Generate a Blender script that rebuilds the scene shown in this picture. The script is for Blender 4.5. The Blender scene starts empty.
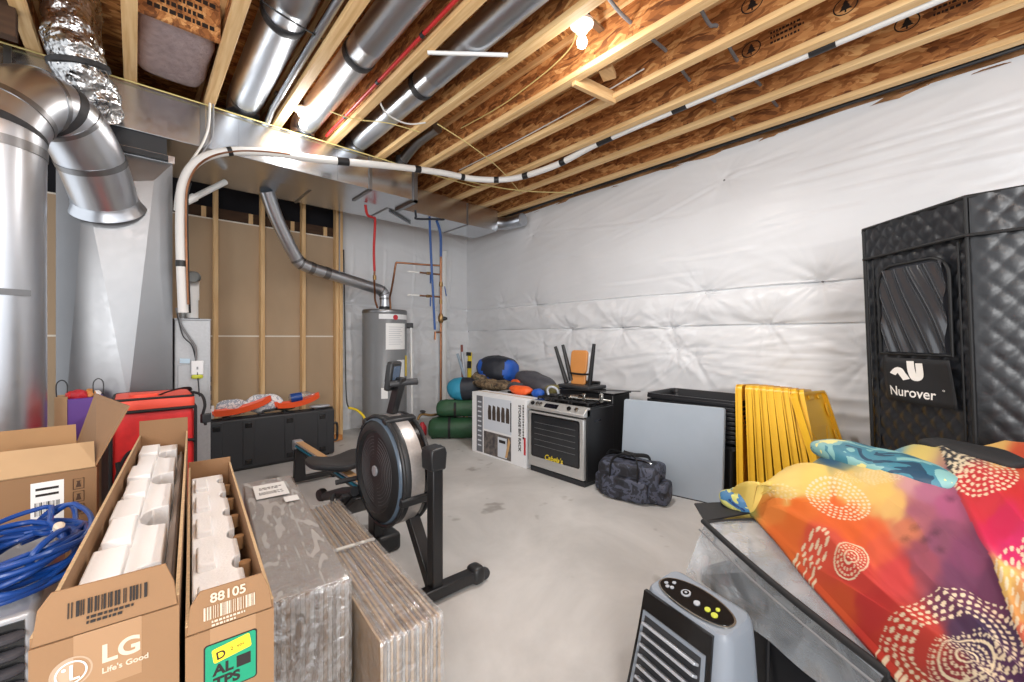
import bpy, math, random
from mathutils import Vector, Matrix, noise
random.seed(7)
PI = math.pi
D = bpy.data
COL = bpy.context.scene.collection
R = math.radians

# ------------------------------------------------------------------ mesh builder
def rotz(a): return Matrix.Rotation(a, 3, 'Z')
def rotx(a): return Matrix.Rotation(a, 3, 'X')
def roty(a): return Matrix.Rotation(a, 3, 'Y')

class MB:
    def __init__(s): s.v = []; s.f = []; s.m = []
    def add(s, vs, fs, mi=0):
        o = len(s.v); s.v += [Vector(p) for p in vs]
        s.f += [tuple(i + o for i in f) for f in fs]; s.m += [mi] * len(fs)
        return s
    def box(s, c, d, rot=None, mi=0, taper=1.0):
        x, y, z = d[0] / 2, d[1] / 2, d[2] / 2
        P = []
        for k in (-1, 1):
            t = taper if k > 0 else 1
            P += [(-x * t, -y * t, k * z), (x * t, -y * t, k * z), (x * t, y * t, k * z), (-x * t, y * t, k * z)]
        P = [Vector(p) for p in P]
        if rot is not None: P = [rot @ p for p in P]
        c = Vector(c)
        return s.add([p + c for p in P], [(3, 2, 1, 0), (4, 5, 6, 7), (0, 1, 5, 4), (1, 2, 6, 5), (2, 3, 7, 6), (3, 0, 4, 7)], mi)
    def b2(s, a, b, mi=0):
        return s.box([(a[i] + b[i]) / 2 for i in range(3)], [abs(b[i] - a[i]) for i in range(3)], None, mi)
    def tube(s, path, r, seg=10, cap=True, mi=0, flat=None):
        P = [Vector(p) for p in path]; n = len(P)
        rs = r if isinstance(r, (list, tuple)) else [r] * n
        T = [(P[min(i + 1, n - 1)] - P[max(i - 1, 0)]).normalized() for i in range(n)]
        up = Vector((0, 0, 1)) if abs(T[0].z) < .9 else Vector((1, 0, 0))
        N = (up - T[0] * up.dot(T[0])).normalized()
        vs = []
        for i in range(n):
            N = N - T[i] * N.dot(T[i])
            N = N.normalized() if N.length > 1e-6 else T[i].orthogonal().normalized()
            B = T[i].cross(N)
            for k in range(seg):
                a = 2 * PI * k / seg
                vs.append(P[i] + (N * math.cos(a) * (flat or 1) + B * math.sin(a)) * rs[i])
        fs = []
        for i in range(n - 1):
            for k in range(seg):
                k2 = (k + 1) % seg
                fs.append((i * seg + k, i * seg + k2, (i + 1) * seg + k2, (i + 1) * seg + k))
        if cap:
            fs.append(tuple(reversed(range(seg)))); fs.append(tuple((n - 1) * seg + k for k in range(seg)))
        return s.add(vs, fs, mi)
    def lathe(s, prof, c, axis=(0, 0, 1), seg=32, mi=0, cap=True, sx=1.0):
        ax = Vector(axis).normalized()
        N = ax.orthogonal().normalized()
        if abs(ax.z) > .99: N = Vector((1, 0, 0))
        B = ax.cross(N); c = Vector(c); vs = []
        for (r, h) in prof:
            for k in range(seg):
                a = 2 * PI * k / seg
                vs.append(c + ax * h + (N * math.cos(a) * sx + B * math.sin(a)) * r)
        fs = []; n = len(prof)
        for i in range(n - 1):
            for k in range(seg):
                k2 = (k + 1) % seg
                fs.append((i * seg + k, i * seg + k2, (i + 1) * seg + k2, (i + 1) * seg + k))
        if cap:
            fs.append(tuple(reversed(range(seg)))); fs.append(tuple((n - 1) * seg + k for k in range(seg)))
        return s.add(vs, fs, mi)
    def prism(s, poly, o, ex, ey, ez, mi=0):
        """poly in (ex,ey) at origin o, extruded along vector ez"""
        o, ex, ey, ez = Vector(o), Vector(ex), Vector(ey), Vector(ez)
        n = len(poly)
        a = [o + ex * p[0] + ey * p[1] for p in poly]; b = [p + ez for p in a]
        fs = [tuple(reversed(range(n))), tuple(range(n, 2 * n))]
        for i in range(n):
            j = (i + 1) % n; fs.append((i, j, n + j, n + i))
        return s.add(a + b, fs, mi)
    def loft(s, rings, mi=0, cap=True):
        n = len(rings[0]); vs = [p for r_ in rings for p in r_]; fs = []
        for i in range(len(rings) - 1):
            for k in range(n):
                k2 = (k + 1) % n
                fs.append((i * n + k, i * n + k2, (i + 1) * n + k2, (i + 1) * n + k))
        if cap:
            fs.append(tuple(reversed(range(n)))); fs.append(tuple((len(rings) - 1) * n + k for k in range(n)))
        return s.add(vs, fs, mi)
    def grid(s, fn, nu, nv, mi=0):
        vs = [fn(i / nu, j / nv) for j in range(nv + 1) for i in range(nu + 1)]
        w = nu + 1
        fs = [(j * w + i, j * w + i + 1, (j + 1) * w + i + 1, (j + 1) * w + i) for j in range(nv) for i in range(nu)]
        return s.add(vs, fs, mi)
    def soft(s, c, rad, e1=.5, e2=.5, seg=40, rings=24, rot=None, bump=0.0, fr=5.0, fn=None, mi=0):
        """rounded soft block (superellipsoid) with optional lumps"""
        def sp(x, e): return math.copysign(abs(x) ** e, x)
        c = Vector(c); vs = []; fs = []
        for j in range(1, rings):
            ph = -PI / 2 + PI * j / rings
            for i in range(seg):
                th = 2 * PI * i / seg
                vs.append(Vector((sp(math.cos(ph), e1) * sp(math.cos(th), e2), sp(math.cos(ph), e1) * sp(math.sin(th), e2), sp(math.sin(ph), e1))))
        vs = [Vector((0, 0, -1))] + vs + [Vector((0, 0, 1))]
        out = []
        for p in vs:
            q = Vector((p.x * rad[0], p.y * rad[1], p.z * rad[2]))
            if fn: q = fn(q)
            if bump:
                k = noise.noise((q + c) * fr) * bump + noise.noise((q + c) * fr * 2.7) * bump * .4
                q = q + q.normalized() * k
            if rot is not None: q = rot @ q
            out.append(q + c)
        top = len(out) - 1
        for i in range(seg): fs.append((0, 1 + (i + 1) % seg, 1 + i))
        for j in range(rings - 2):
            for i in range(seg):
                a = 1 + j * seg + i; b = 1 + j * seg + (i + 1) % seg
                fs.append((a, b, b + seg, a + seg))
        for i in range(seg):
            fs.append((1 + (rings - 2) * seg + i, 1 + (rings - 2) * seg + (i + 1) % seg, top))
        return s.add(out, fs, mi)
    def xf(s, M):
        s.v = [M @ p for p in s.v]; return s

MATW = {}
def link(name, mb, mat, parent=None, smooth=True, bevel=0, bseg=2, local=False, angle=38, solid=0, org=None):
    """one mesh object; vertices are given in room coordinates unless local=True"""
    me = D.meshes.new(name)
    vs = [Vector(p) for p in mb.v]
    if parent is not None:
        if not local:
            inv = MATW[parent.name].inverted(); vs = [inv @ p for p in vs]
        off = Vector((0, 0, 0))
    else:
        if org is None:
            xs = [p.x for p in vs]; ys = [p.y for p in vs]; zs = [p.z for p in vs]
            off = Vector(((min(xs) + max(xs)) / 2, (min(ys) + max(ys)) / 2, min(zs)))
        else: off = Vector(org)
        vs = [p - off for p in vs]
    me.from_pydata([tuple(p) for p in vs], [], mb.f)
    mats = mat if isinstance(mat, (list, tuple)) else [mat]
    for m in mats: me.materials.append(m)
    if len(mats) > 1: me.polygons.foreach_set('material_index', mb.m)
    if smooth:
        me.polygons.foreach_set('use_smooth', [True] * len(me.polygons))
        me.set_sharp_from_angle(angle=R(angle))
    me.update()
    o = D.objects.new(name, me); COL.objects.link(o)
    if parent is not None:
        o.parent = parent; MATW[o.name] = MATW[parent.name]
    else:
        o.location = off; MATW[o.name] = Matrix.Translation(off)
    if solid:
        sm = o.modifiers.new('solid', 'SOLIDIFY'); sm.thickness = solid; sm.offset = 0
    if bevel:
        b = o.modifiers.new('bev', 'BEVEL'); b.width = bevel; b.segments = bseg; b.limit_method = 'ANGLE'; b.angle_limit = R(40)
        b.harden_normals = False
    return o

def thing(name, label, cat, loc=(0, 0, 0), rz=0, group=None):
    o = D.objects.new(name, None); COL.objects.link(o)
    o.empty_display_size = .1
    o.location = loc; o.rotation_euler = (0, 0, rz)
    MATW[o.name] = Matrix.Translation(Vector(loc)) @ Matrix.Rotation(rz, 4, 'Z')
    return tag(o, label, cat, group)
def tag(o, label, cat, group=None):
    o['label'] = label; o['category'] = cat
    if group: o['group'] = group
    return o
def struct(name, mb, mat, label=None, cat=None, **k):
    o = link(name, mb, mat, **k); o['kind'] = 'structure'
    if label: o['label'] = label
    if cat: o['category'] = cat
    return o
def dup(root, loc, rz, label, group=None):
    r = root.copy(); COL.objects.link(r); r.location = loc; r.rotation_euler = (0, 0, rz)
    MATW[r.name] = Matrix.Translation(Vector(loc)) @ Matrix.Rotation(rz, 4, 'Z')
    r['label'] = label
    if group: r['group'] = group
    for ch in list(root.children):
        c = ch.copy(); COL.objects.link(c); c.parent = r
        for g in ch.children:
            d = g.copy(); COL.objects.link(d); d.parent = c
    return r
def lab(o, text): o['label'] = text; return o

def smoothpath(pts, n=8):
    P = [Vector(p) for p in pts]; out = []
    for i in range(len(P) - 1):
        p0 = P[max(i - 1, 0)]; p1 = P[i]; p2 = P[i + 1]; p3 = P[min(i + 2, len(P) - 1)]
        for k in range(n):
            t = k / n
            out.append(.5 * ((2 * p1) + (p2 - p0) * t + (2 * p0 - 5 * p1 + 4 * p2 - p3) * t * t + (3 * p1 - p0 - 3 * p2 + p3) * t ** 3))
    out.append(P[-1]); return out
def rrect(w, h, r, n=5):
    out = []
    for cx, cy, a0 in ((w / 2 - r, h / 2 - r, 0), (-w / 2 + r, h / 2 - r, 90), (-w / 2 + r, -h / 2 + r, 180), (w / 2 - r, -h / 2 + r, 270)):
        for k in range(n + 1):
            a = R(a0 + 90 * k / n); out.append((cx + r * math.cos(a), cy + r * math.sin(a)))
    return out
def text_mb(s, size, o, ex, ey, depth=.0006, bold=0.0, shear=0):
    """lettering as a mesh; o = lower-left corner, ex reading direction, ey up direction"""
    cu = D.curves.new('t', 'FONT'); cu.body = s; cu.size = size; cu.extrude = depth; cu.offset = bold; cu.shear = shear
    ob = D.objects.new('t', cu); COL.objects.link(ob)
    dg = bpy.context.evaluated_depsgraph_get(); me = D.meshes.new_from_object(ob.evaluated_get(dg))
    ex = Vector(ex).normalized(); ey = Vector(ey).normalized(); ez = ex.cross(ey); o = Vector(o)
    mb = MB(); mb.add([o + ex * v.co.x + ey * v.co.y + ez * v.co.z for v in me.vertices], [tuple(p.vertices) for p in me.polygons])
    D.objects.remove(ob); D.curves.remove(cu); D.meshes.remove(me)
    return mb
def barcode_mb(o, ex, ey, w, h, n=24, seed=3, depth=.0006):
    rnd = random.Random(seed); mb = MB(); ex = Vector(ex).normalized(); ey = Vector(ey).normalized(); ez = ex.cross(ey)
    x = 0; cells = [rnd.choice((1, 1, 2, 3)) for _ in range(n * 2)]; tot = sum(cells)
    for i, c in enumerate(cells):
        ww = c / tot * w
        if i % 2 == 0:
            mb.prism([(x, 0), (x + ww, 0), (x + ww, h), (x, h)], o, ex, ey, ez * depth)
        x += ww
    return mb

def dash_mb(o, ex, ey, w, h, rows=1, gap=1.8, seed=1, depth=.0003):
    """small unreadable print: broken bars"""
    rnd = random.Random(seed); mb = MB(); ex = Vector(ex).normalized(); ey = Vector(ey).normalized(); ez = ex.cross(ey)
    for r in range(rows):
        x = 0; y = -r * h * gap
        while x < w * (1 if r % 2 == 0 else .7):
            l = rnd.uniform(.6, 1.6) * h
            mb.prism([(x, y), (x + l, y), (x + l, y + h), (x, y + h)], o, ex, ey, ez * depth); x += l + h * .45
    return mb
# ------------------------------------------------------------------ materials
def nmat(name):
    m = D.materials.new(name); m.use_nodes = True
    nt = m.node_tree; b = nt.nodes['Principled BSDF']
    return m, nt, b
def lin(c):
    return tuple((x / 12.92 if x <= .04045 else ((x + .055) / 1.055) ** 2.4) for x in c)
def srgb(r, g, b): return lin((r / 255, g / 255, b / 255)) + (1,)
def mat(name, col, rough=.5, metal=0, var=.0, vscale=8, bump=0, bscale=30, stretch=(1, 1, 1), col2=None, spec=None, coat=0, detail=4, objc=True, distort=0):
    m, nt, b = nmat(name)
    c = srgb(*col)
    b.inputs['Base Color'].default_value = c; b.inputs['Roughness'].default_value = rough; b.inputs['Metallic'].default_value = metal
    if spec is not None: b.inputs['Specular IOR Level'].default_value = spec
    if coat: b.inputs['Coat Weight'].default_value = coat; b.inputs['Coat Roughness'].default_value = .1
    if var or col2 or bump:
        tc = nt.nodes.new('ShaderNodeTexCoord'); mp = nt.nodes.new('ShaderNodeMapping'); mp.inputs['Scale'].default_value = stretch
        nt.links.new(tc.outputs['Object'], mp.inputs[0])
    if var or col2:
        n = nt.nodes.new('ShaderNodeTexNoise'); n.inputs['Scale'].default_value = vscale; n.inputs['Detail'].default_value = detail
        n.inputs['Distortion'].default_value = distort
        nt.links.new(mp.outputs[0], n.inputs['Vector'])
        rp = nt.nodes.new('ShaderNodeValToRGB'); nt.links.new(n.outputs['Fac'], rp.inputs[0])
        rp.color_ramp.elements[0].position = .3; rp.color_ramp.elements[1].position = .7
        if col2: ca, cb = srgb(*col), srgb(*col2)
        else: ca = tuple(x * (1 - var) for x in c[:3]) + (1,); cb = tuple(min(1, x * (1 + var)) for x in c[:3]) + (1,)
        rp.color_ramp.elements[0].color = ca; rp.color_ramp.elements[1].color = cb
        nt.links.new(rp.outputs[0], b.inputs['Base Color'])
    if bump:
        n2 = nt.nodes.new('ShaderNodeTexNoise'); n2.inputs['Scale'].default_value = bscale; n2.inputs['Detail'].default_value = 5
        nt.links.new(mp.outputs[0], n2.inputs['Vector'])
        bp = nt.nodes.new('ShaderNodeBump'); bp.inputs['Strength'].default_value = bump; bp.inputs['Distance'].default_value = .02
        nt.links.new(n2.outputs['Fac'], bp.inputs['Height']); nt.links.new(bp.outputs[0], b.inputs['Normal'])
    return m
def emis(name, col, s):
    m, nt, b = nmat(name); b.inputs['Emission Color'].default_value = srgb(*col); b.inputs['Emission Strength'].default_value = s
    b.inputs['Base Color'].default_value = srgb(*col); return m

def osb_mat(name, stretch, cols):
    """oriented strand board: overlapping flakes of several browns"""
    m, nt, b = nmat(name); N = nt.nodes; L = nt.links
    tc = N.new('ShaderNodeTexCoord'); mp = N.new('ShaderNodeMapping'); mp.inputs['Scale'].default_value = stretch
    L.new(tc.outputs['Object'], mp.inputs[0])
    nz = N.new('ShaderNodeTexNoise'); nz.inputs['Scale'].default_value = 7; L.new(mp.outputs[0], nz.inputs['Vector'])
    mx = N.new('ShaderNodeMix'); mx.data_type = 'VECTOR'; mx.inputs[0].default_value = .12
    L.new(mp.outputs[0], mx.inputs[4]); L.new(nz.outputs['Color'], mx.inputs[5])
    vo = N.new('ShaderNodeTexVoronoi'); vo.inputs['Scale'].default_value = 24; L.new(mx.outputs[1], vo.inputs['Vector'])
    vo2 = N.new('ShaderNodeTexVoronoi'); vo2.inputs['Scale'].default_value = 58; L.new(mx.outputs[1], vo2.inputs['Vector'])
    s1 = N.new('ShaderNodeSeparateColor'); L.new(vo.outputs['Color'], s1.inputs[0])
    s2 = N.new('ShaderNodeSeparateColor'); L.new(vo2.outputs['Color'], s2.inputs[0])
    ad = N.new('ShaderNodeMath'); ad.operation = 'MULTIPLY_ADD'; ad.inputs[1].default_value = .55
    L.new(s1.outputs[0], ad.inputs[0])
    ml = N.new('ShaderNodeMath'); ml.operation = 'MULTIPLY'; ml.inputs[1].default_value = .45; L.new(s2.outputs[1], ml.inputs[0]); L.new(ml.outputs[0], ad.inputs[2])
    rp = N.new('ShaderNodeValToRGB'); L.new(ad.outputs[0], rp.inputs[0])
    e = rp.color_ramp.elements; e[0].position = .08; e[0].color = srgb(*cols[0]); e[1].position = .95; e[1].color = srgb(*cols[3])
    x = e.new(.38); x.color = srgb(*cols[1]); x = e.new(.66); x.color = srgb(*cols[2])
    L.new(rp.outputs[0], b.inputs['Base Color']); b.inputs['Roughness'].default_value = .72
    bp = N.new('ShaderNodeBump'); bp.inputs['Strength'].default_value = .25; bp.inputs['Distance'].default_value = .004
    L.new(ad.outputs[0], bp.inputs['Height']); L.new(bp.outputs[0], b.inputs['Normal'])
    return m
def wood_mat(name, c1, c2, axis=1, rough=.6):
    m, nt, b = nmat(name); N = nt.nodes; L = nt.links
    tc = N.new('ShaderNodeTexCoord'); mp = N.new('ShaderNodeMapping')
    s = [14, 14, 14]; s[axis] = .8; mp.inputs['Scale'].default_value = s
    L.new(tc.outputs['Object'], mp.inputs[0])
    n = N.new('ShaderNodeTexNoise'); n.inputs['Scale'].default_value = 3.0; n.inputs['Detail'].default_value = 5; n.inputs['Distortion'].default_value = .6
    L.new(mp.outputs[0], n.inputs['Vector'])
    rp = N.new('ShaderNodeValToRGB'); L.new(n.outputs['Fac'], rp.inputs[0])
    rp.color_ramp.elements[0].position = .3; rp.color_ramp.elements[1].position = .68
    rp.color_ramp.elements[0].color = srgb(*c2); rp.color_ramp.elements[1].color = srgb(*c1)
    k = rp.color_ramp.elements.new(.2); k.color = tuple(x * .55 for x in srgb(*c2)[:3]) + (1,)
    L.new(rp.outputs[0], b.inputs['Base Color']); b.inputs['Roughness'].default_value = rough
    return m
def galv_mat(name, base=(205, 208, 212), rough=.3, sp=.12, bump=.05, bs=5):
    m, nt, b = nmat(name); N = nt.nodes; L = nt.links
    tc = N.new('ShaderNodeTexCoord'); vo = N.new('ShaderNodeTexVoronoi'); vo.inputs['Scale'].default_value = 40; L.new(tc.outputs['Object'], vo.inputs['Vector'])
    n = N.new('ShaderNodeTexNoise'); n.inputs['Scale'].default_value = 3.5; n.inputs['Detail'].default_value = 3; L.new(tc.outputs['Object'], n.inputs['Vector'])
    sc = N.new('ShaderNodeSeparateColor'); L.new(vo.outputs['Color'], sc.inputs[0])
    mr = N.new('ShaderNodeMapRange'); mr.inputs[3].default_value = rough - sp; mr.inputs[4].default_value = rough + sp; L.new(sc.outputs[0], mr.inputs[0])
    L.new(mr.outputs[0], b.inputs['Roughness'])
    rp = N.new('ShaderNodeValToRGB'); L.new(n.outputs['Fac'], rp.inputs[0])
    c = srgb(*base); rp.color_ramp.elements[0].color = tuple(x * .82 for x in c[:3]) + (1,); rp.color_ramp.elements[1].color = c
    L.new(rp.outputs[0], b.inputs['Base Color']); b.inputs['Metallic'].default_value = 1
    n2 = N.new('ShaderNodeTexNoise'); n2.inputs['Scale'].default_value = bs; L.new(tc.outputs['Object'], n2.inputs['Vector'])
    bp = N.new('ShaderNodeBump'); bp.inputs['Strength'].default_value = bump * 4; bp.inputs['Distance'].default_value = .02
    L.new(n2.outputs['Fac'], bp.inputs['Height']); L.new(bp.outputs[0], b.inputs['Normal'])
    return m
def film_mat(name, fac=.25, rough=.12, tint=(235, 238, 240), milky=.1, bump=.5, bs=14):
    """clear plastic sheet: mostly see-through, with gloss and a little haze"""
    m, nt, b = nmat(name); N = nt.nodes; L = nt.links; out = N['Material Output']
    N.remove(b)
    tr = N.new('ShaderNodeBsdfTransparent'); gl = N.new('ShaderNodeBsdfGlossy'); gl.inputs['Roughness'].default_value = rough
    df = N.new('ShaderNodeBsdfDiffuse'); df.inputs['Color'].default_value = srgb(*tint)
    tc = N.new('ShaderNodeTexCoord'); n = N.new('ShaderNodeTexNoise'); n.inputs['Scale'].default_value = bs; n.inputs['Detail'].default_value = 6; n.inputs['Distortion'].default_value = 1.2
    L.new(tc.outputs['Object'], n.inputs['Vector'])
    bp = N.new('ShaderNodeBump'); bp.inputs['Strength'].default_value = bump; bp.inputs['Distance'].default_value = .03; L.new(n.outputs['Fac'], bp.inputs['Height'])
    L.new(bp.outputs[0], gl.inputs['Normal']); L.new(bp.outputs[0], df.inputs['Normal'])
    a = N.new('ShaderNodeMixShader'); a.inputs[0].default_value = fac; L.new(tr.outputs[0], a.inputs[1]); L.new(gl.outputs[0], a.inputs[2])
    rp = N.new('ShaderNodeMapRange'); rp.inputs[1].default_value = .35; rp.inputs[2].default_value = .75; rp.inputs[3].default_value = milky * .4; rp.inputs[4].default_value = milky * 1.6
    L.new(n.outputs['Fac'], rp.inputs[0])
    c = N.new('ShaderNodeMixShader'); L.new(rp.outputs[0], c.inputs[0]); L.new(a.outputs[0], c.inputs[1]); L.new(df.outputs[0], c.inputs[2])
    L.new(c.outputs[0], out.inputs['Surface'])
    return m
def camo_mat(name, cols, scale=9, rough=.8):
    m, nt, b = nmat(name); N = nt.nodes; L = nt.links
    tc = N.new('ShaderNodeTexCoord'); n = N.new('ShaderNodeTexNoise'); n.inputs['Scale'].default_value = scale; n.inputs['Detail'].default_value = 3; n.inputs['Distortion'].default_value = 1
    L.new(tc.outputs['Object'], n.inputs['Vector'])
    rp = N.new('ShaderNodeValToRGB'); L.new(n.outputs['Fac'], rp.inputs[0]); rp.color_ramp.interpolation = 'CONSTANT' if len(cols) > 3 else 'LINEAR'
    e = rp.color_ramp.elements; e[0].position = 0; e[0].color = srgb(*cols[0]); e[1].position = .62; e[1].color = srgb(*cols[-1])
    for i, c in enumerate(cols[1:-1]):
        x = e.new(.4 + .2 * i / max(1, len(cols) - 2)); x.color = srgb(*c)
    L.new(rp.outputs[0], b.inputs['Base Color']); b.inputs['Roughness'].default_value = rough
    return m
def attr_mat(name, rough=.75, sheen=0):
    m, nt, b = nmat(name); b.inputs['Specular IOR Level'].default_value = .25; a = nt.nodes.new('ShaderNodeVertexColor'); a.layer_name = 'print'
    nt.links.new(a.outputs[0], b.inputs['Base Color']); b.inputs['Roughness'].default_value = rough
    return m

M = {}
M['conc'] = None
M['poly'] = mat('white_plastic_sheeting', (226, 227, 229), .38, var=.03, vscale=2, bump=.06, bscale=6)
M['drywall'] = mat('drywall_paper_back', (176, 152, 124), .85, var=.07, vscale=3, stretch=(1, 1, .4))
M['tape'] = mat('pale_paper', (226, 218, 204), .8)
M['pine'] = wood_mat('pine_lumber', (238, 203, 150), (214, 170, 112), 1)
M['pine_up'] = wood_mat('pine_stud', (228, 192, 142), (200, 158, 106), 2)
M['pine_x'] = wood_mat('pine_block', (225, 188, 136), (200, 155, 104), 0)
M['osb_web'] = osb_mat('strand_board_web', (1.2, .42, 1.1), ((112, 66, 32), (166, 106, 56), (200, 138, 80), (228, 178, 116)))
M['osb_deck'] = osb_mat('strand_board_deck', (.45, 1.1, 1), ((116, 72, 34), (166, 110, 58), (198, 142, 82), (226, 180, 118)))
M['stamp'] = mat('black_stamp_ink', (34, 24, 18), .8)
M['galv'] = galv_mat('galvanised_sheet', (205, 208, 212), .24, .025, .006, 3)
M['galv_pipe'] = galv_mat('galvanised_pipe', (206, 210, 216), .33, .02, .0, 2)
M['galv_dull'] = galv_mat('dull_galvanised_sheet', (146, 147, 149), .36, .02, .015, 1.5)
M['foil'] = galv_mat('foil_wrap', (205, 205, 205), .3, .1, .5, 16)
M['mastic'] = mat('black_sealant', (42, 42, 44), .6, var=.3, vscale=40)
M['dark'] = mat('dark_gap_shade', (30, 30, 36), .9)  # near-black colour that puts the shade into gaps and the hand hole
M['darkwood'] = mat('dark_rough_wood', (72, 50, 34), .85, var=.25, vscale=6, stretch=(1, 1, 5))
M['pvc'] = mat('white_pvc', (228, 228, 226), .3)
M['linewrap'] = mat('white_pipe_wrap', (226, 224, 220), .5, bump=.1, bscale=30)
M['blacktape'] = mat('black_tape', (30, 30, 32), .45)
M['copper'] = mat('aged_copper', (158, 112, 84), .38, 1, var=.25, vscale=14)
M['brass'] = mat('brass_fitting', (150, 120, 80), .35, 1)
M['redpex'] = mat('red_plastic_pipe', (190, 40, 40), .4)
M['bluepex'] = mat('blue_plastic_pipe', (40, 84, 150), .4)
M['yellow_wire'] = mat('yellow_cable_sheath', (214, 196, 128), .5)
M['grey_wire'] = mat('grey_cable_sheath', (122, 122, 124), .5)
M['white_wire'] = mat('white_cable_sheath', (214, 212, 206), .5)
M['porcelain'] = mat('white_porcelain', (236, 234, 228), .25)
M['bulb'] = emis('lit_bulb', (255, 246, 232), 9)
M['heater'] = mat('grey_enamel_tank', (122, 124, 126), .32, var=.03)
M['white'] = mat('white_paint', (230, 231, 232), .45)
M['paper'] = mat('white_paper', (238, 238, 236), .7)
M['red'] = mat('red_label', (190, 40, 52), .5)
M['furnace'] = mat('grey_enamel_cabinet', (176, 178, 180), .4, .3, var=.05, vscale=60)
M['black'] = mat('black_plastic', (32, 33, 35), .42, bump=.04, bscale=120)
M['black_gloss'] = mat('glossy_black_plastic', (18, 18, 20), .14)
M['black_matte'] = mat('matte_black_plastic', (44, 45, 48), .5)
M['black_metal'] = mat('black_painted_metal', (30, 30, 32), .35)
M['tote'] = mat('black_tote_plastic', (26, 26, 29), .36)
M['kraft'] = mat('corrugated_cardboard', (143, 108, 75), .8, var=.05, vscale=5, bump=.04, bscale=50)
M['kraft_in'] = mat('cardboard_inner_face', (168, 130, 90), .85, var=.06, vscale=5)
M['kraft_pale'] = mat('pale_cardboard', (186, 154, 116), .82, var=.05, vscale=6)
M['kraft_edge'] = mat('cardboard_cut_edge', (190, 160, 122), .9, var=.15, vscale=160)
M['ink'] = mat('black_print', (36, 30, 28), .8)
M['ink_brown'] = mat('dark_brown_print', (74, 50, 34), .8)
M['ink_white'] = mat('white_print', (232, 226, 218), .7)
M['foam'] = mat('white_foam', (240, 240, 240), .75, bump=.1, bscale=180)
M['foam_grey'] = mat('grey_foam_sheet', (176, 170, 166), .8)
M['film'] = film_mat('clear_stretch_film', .32, .1, milky=.12, bump=.5, bs=24)
M['poly_wrap'] = film_mat('hazy_plastic_wrap', .34, .1, (215, 215, 215), milky=.10, bump=.5, bs=30)
M['vinyl'] = film_mat('clear_vinyl', .22, .14, (205, 210, 214), milky=.30, bump=.35, bs=5)
M['window_vinyl'] = film_mat('clear_window_vinyl', .22, .08, (200, 205, 210), milky=.05, bump=.3, bs=5)
M['greyboard2'] = mat('brown_paperboard', (112, 98, 86), .8, var=.1, vscale=10)
M['kraft_dark'] = mat('dark_cardboard', (138, 116, 94), .85, var=.08, vscale=8)
M['greyboard'] = mat('grey_paperboard', (160, 154, 148), .75, var=.08, vscale=10)
M['steel'] = mat('brushed_steel', (196, 196, 194), .36, .55, var=.05, vscale=4, stretch=(1, 1, 30))
M['glass_dark'] = mat('dark_oven_glass', (40, 42, 45), .1, var=.1)
M['yellow'] = mat('yellow_tote_lid_plastic', (247, 190, 40), .38)
M['tablegrey'] = mat('grey_table_plastic', (160, 170, 180), .5, var=.02)
M['batik'] = attr_mat('batik_print_cotton', .7)
M['redfab'] = mat('red_nylon', (212, 38, 40), .55, var=.08, vscale=30, bump=.15, bscale=14)
M['coralfab'] = mat('coral_nylon', (238, 84, 62), .5, bump=.1, bscale=14)
M['blackfab'] = mat('black_webbing', (24, 24, 26), .7)
M['tent'] = mat('black_quilted_nylon', (26, 28, 32), .36, spec=.6, bump=.04, bscale=60)
M['tent_trim'] = mat('black_binding_tape', (16, 16, 17), .6)
M['green'] = mat('dark_green_nylon', (38, 78, 50), .55, var=.15, bump=.3, bscale=18)
M['blue'] = mat('royal_blue_nylon', (26, 84, 176), .55, bump=.2, bscale=18)
M['navy'] = mat('black_navy_nylon', (28, 32, 42), .55, bump=.2, bscale=18)
M['teal'] = mat('teal_nylon', (44, 140, 172), .55, bump=.2, bscale=18)
M['charcoal'] = mat('charcoal_nylon', (66, 66, 72), .5, bump=.3, bscale=20)
M['orange'] = mat('orange_nylon', (236, 96, 36), .5, bump=.2, bscale=25)
M['orange_pl'] = mat('orange_plastic', (232, 86, 40), .35)
M['camo'] = camo_mat('woodland_camouflage', ((54, 46, 38), (92, 76, 56), (126, 108, 84), (72, 70, 52)), 16)
M['camo_dark'] = camo_mat('dark_camouflage', ((24, 25, 32), (40, 42, 52), (74, 78, 94), (34, 36, 45)), 13, .6)
M['pattern_white'] = camo_mat('white_patterned_cloth', ((240, 238, 236), (238, 236, 236), (170, 176, 190), (236, 234, 234)), 22)
M['purple'] = mat('purple_paper', (98, 58, 150), .5)
M['tan'] = mat('tan_plywood', (206, 138, 74), .45, var=.06, vscale=6)
M['yellow_tool'] = mat('yellow_paint', (226, 200, 40), .45)
M['silver'] = mat('silver_plastic', (176, 180, 186), .35, .35)
M['cooler_grey'] = mat('grey_cooler_plastic', (128, 136, 146), .42)
M['cable_blue'] = mat('blue_cord_jacket', (20, 66, 140), .3)
M['green_sticker'] = mat('green_sticker', (12, 142, 104), .5)
M['yellow_sticker'] = mat('yellow_sticker', (240, 208, 44), .5)
M['pink_batt'] = mat('pink_glass_wool', (172, 154, 154), .95, var=.15, vscale=20, bump=.6, bscale=30)
M['kraftpaper'] = mat('brown_kraft_facing', (152, 108, 68), .7, var=.2, vscale=12, bump=.6, bscale=16)
M['grating'] = mat('cast_iron', (34, 34, 36), .5)
M['led'] = mat('dark_display', (16, 18, 26), .12)
M['railtop'] = mat('tan_rail_strip', (196, 156, 112), .5)
M['rubber'] = mat('grey_rubber', (88, 88, 90), .7)
M['chrome'] = mat('worn_chrome', (180, 178, 172), .22, 1)
M['silver_band'] = mat('perforated_silver_band', (176, 170, 166), .4, .6, var=.08, vscale=90)
M['lime'] = mat('lime_green_plastic', (190, 196, 60), .5)
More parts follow.
